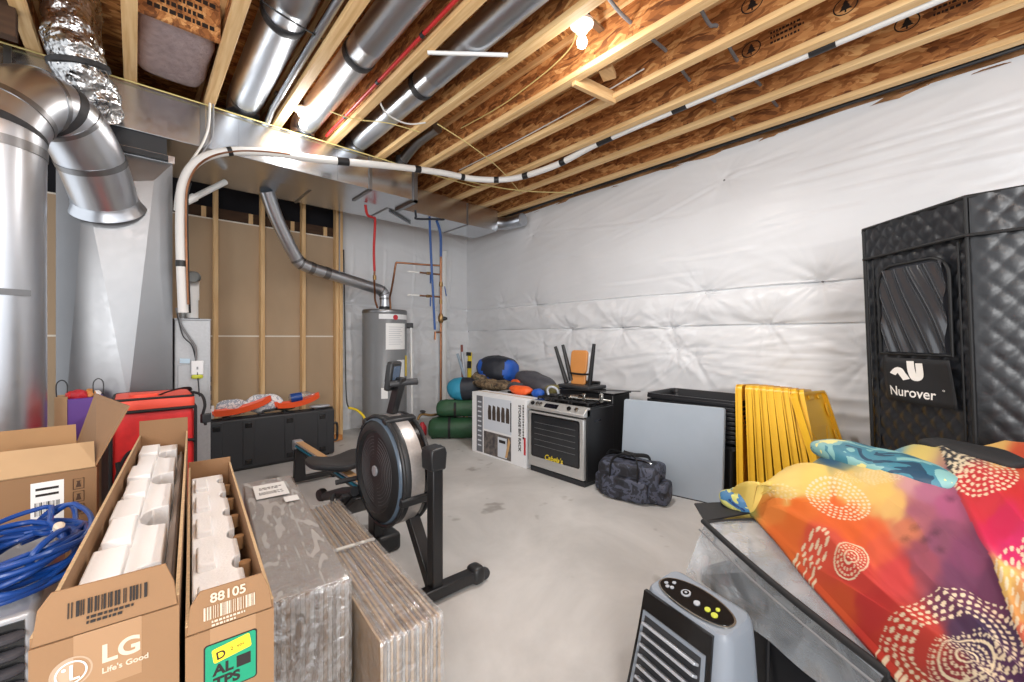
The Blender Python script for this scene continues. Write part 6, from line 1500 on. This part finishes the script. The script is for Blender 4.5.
link('screen_face', MB().box(Vector((.985, 1.985, 1.02)) + (rotz(R(35)) @ Vector((0, -.0185, 0))), (.07, .003, .07), rotz(R(35)) @ rotx(R(8))), mat('bluish_screen', (84, 100, 122), .2), mn)
link('arm_joint', MB().tube([(.95, 1.95, .965), (1.03, 1.915, .975), (1.08, 1.905, .975)], .017, 10), M['black_matte'], rw)
# rail
link('rail', MB().b2((RX - .022, 2.15, .285), (RX + .022, 3.76, .335)), M['black_metal'], rw, bevel=.003); link('rail_web', MB().b2((RX - .032, 2.2, .335), (RX + .032, 3.74, .343)), M['silver'], rw)
lab(link('rail_strip', MB().b2((RX - .026, 2.4, .3432), (RX + .026, 3.70, .348)), M['railtop'], rw), 'tan strip along the rail'); link('rail_end', MB().b2((RX - .034, 3.68, .27), (RX + .034, 3.765, .352)), M['silver'], rw, bevel=.008)
lab(link('blue_edge', MB().b2((RX - .0335, 2.3, .312), (RX - .0225, 3.68, .322)), M['teal'], rw), 'blue stripe on the rail side')
link('rear_leg', MB().prism([(-.045, 0), (.045, 0), (.035, .24), (-.035, .24)], (RX, 3.66, .05), (1, 0, 0), (0, 0, 1), (0, .045, 0)), M['black_metal'], rw, bevel=.004); link('rear_foot', MB().b2((.79, 3.66, .022), (1.28, 3.71, .06)), M['black_metal'], rw, bevel=.004)
for x in (.79, 1.28): link('rear_pad', MB().box((x, 3.685, .025), (.05, .065, .05)), M['black'], rw, bevel=.008)
def seatfn(q):
    k = q.x / .19; q = q + Vector((0, 0, .022 * k * k - .010 * math.cos(k * 4) - .006 + .012 * (q.y / .15) ** 2)); return q
st = link('seat', MB().soft((RX - .03, 2.70, .40), (.19, .15, .024), .5, .55, 56, 16, None, 0, 5, seatfn), M['black_matte'], rw)
lab(link('seat_mark', MB().box((RX - .06, 2.565, .405), (.03, .004, .006)), M['orange_pl'], st), 'small orange mark')
link('seat_carriage', MB().b2((RX - .06, 2.69, .36), (RX + .06, 2.85, .405)), M['black_metal'], rw, bevel=.006)
for x in (-.05, .05):
    for y in (2.70, 2.84): link('roller', MB().lathe([(0, -.011), (.022, -.01), (.022, .01), (0, .011)], (RX + x, y, .30 if False else .365), (1, 0, 0), 16), M['black'], rw)
    for y in (2.72, 2.77, 2.82): link('carriage_arm', MB().box((RX + x * 1.2, y, .37), (.008, .018, .07), rotx(.5)), M['black_metal'], rw)
for s in (-1, 1):
    fpl = link('footrest', MB().box((RX + s * .12, 2.36, .26), (.12, .30, .022), rotx(R(-38))), M['black_matte'], rw, bevel=.006)
    link('heel_cup', MB().box((RX + s * .12, 2.475, .185), (.11, .05, .075), rotx(R(-38))), M['black'], fpl, bevel=.012); link('foot_strap', MB().tube(smoothpath([(RX + s * .12 - .065, 2.36, .27), (RX + s * .12 - .05, 2.40, .31), (RX + s * .12 + .05, 2.40, .31), (RX + s * .12 + .065, 2.36, .27)], 5), .011, 8, flat=.35), M['blackfab'], fpl)
link('footrest_body', MB().prism([(2.20, .33), (2.52, .12), (2.55, .19), (2.46, .30), (2.30, .36)], (.87, 0, 0), (0, 1, 0), (0, 0, 1), (.26, 0, 0)), M['black'], rw, bevel=.015)
link('side_tube', MB().tube([(.86, 2.62, .235), (.865, 2.35, .335), (.88, 2.22, .37)], .026, 12), M['black_matte'], rw); link('knob', MB().lathe([(0, -.02), (.035, -.018), (.04, 0), (.035, .018), (0, .02)], (.85, 2.66, .235), (1, .3, 0), 20), M['black'], rw)
link('mid_foot', MB().b2((.86, 2.15, .0), (1.12, 2.30, .10)), M['black'], rw, bevel=.02); link('mid_leg', MB().b2((.97, 2.18, .09), (1.03, 2.26, .30)), M['black_metal'], rw, bevel=.005)
link('chain_guide', MB().b2((.975, 2.12, .335), (1.025, 2.3, .40)), M['black'], rw, bevel=.008)
link('pull_handle', MB().tube([(.80, 2.28, .42), (1.0, 2.26, .425), (1.2, 2.28, .42)], .014, 10), M['black_matte'], rw)

# ------------------------------------------------------------------ light, camera
sc = bpy.context.scene
w = D.worlds.new('ambient_fill'); sc.world = w; w.use_nodes = True
bg = w.node_tree.nodes['Background']; bg.inputs[0].default_value = (.93, .96, 1, 1); bg.inputs[1].default_value = 1.15  # even ambient fill added through the open sides, no daylight source
def lamp(name, loc, watts, r, col=(1, .98, .96)):
    l = D.lights.new(name, 'POINT'); l.energy = watts; l.shadow_soft_size = r; l.color = col
    o = D.objects.new(name, l); COL.objects.link(o); o.location = loc; return o
def spot(name, loc, watts, deg):
    l = D.lights.new(name, 'SPOT'); l.energy = watts; l.spot_size = R(deg); l.spot_blend = .6; l.shadow_soft_size = .05; l.color = (1, .98, .96)
    o = D.objects.new(name, l); COL.objects.link(o); o.location = loc; return o
spot('ceiling_bulb_light', (1.955, 1.52, 2.9), 90, 165)
lamp('ceiling_bulb_glow', (1.955, 1.52, 2.895), 7, .05)
lamp('duct_bulb_light', (.985, 3.50, 2.84), 13, .05)
lamp('unseen_fill_light', (.2, -.5, 2.7), 46, .12)  # lamp added out of view behind the camera as fill
lamp('low_fill_light', (-1.1, -1.4, 1.5), 190, .4, (1, .995, .99))  # unseen lamp added low behind the camera to brighten the joist undersides
lamp('unseen_fill_light', (1.9, -1.3, 2.6), 8, .12)  # weak extra fill added out of view on the right
cam = D.cameras.new('camera'); cam.sensor_width = 36; cam.lens = 36 * 412 / 1024; cam.shift_y = -3 / 1024; cam.clip_start = .02
co = D.objects.new('camera', cam); COL.objects.link(co); co.location = (0, 0, 1.2); co.rotation_euler = (R(90), 0, R(-42.5)); sc.camera = co
sc.view_settings.view_transform = 'Standard'; sc.view_settings.look = 'None'; sc.view_settings.exposure = 0.42; sc.view_settings.gamma = 1; sc.view_settings.use_curve_mapping = False
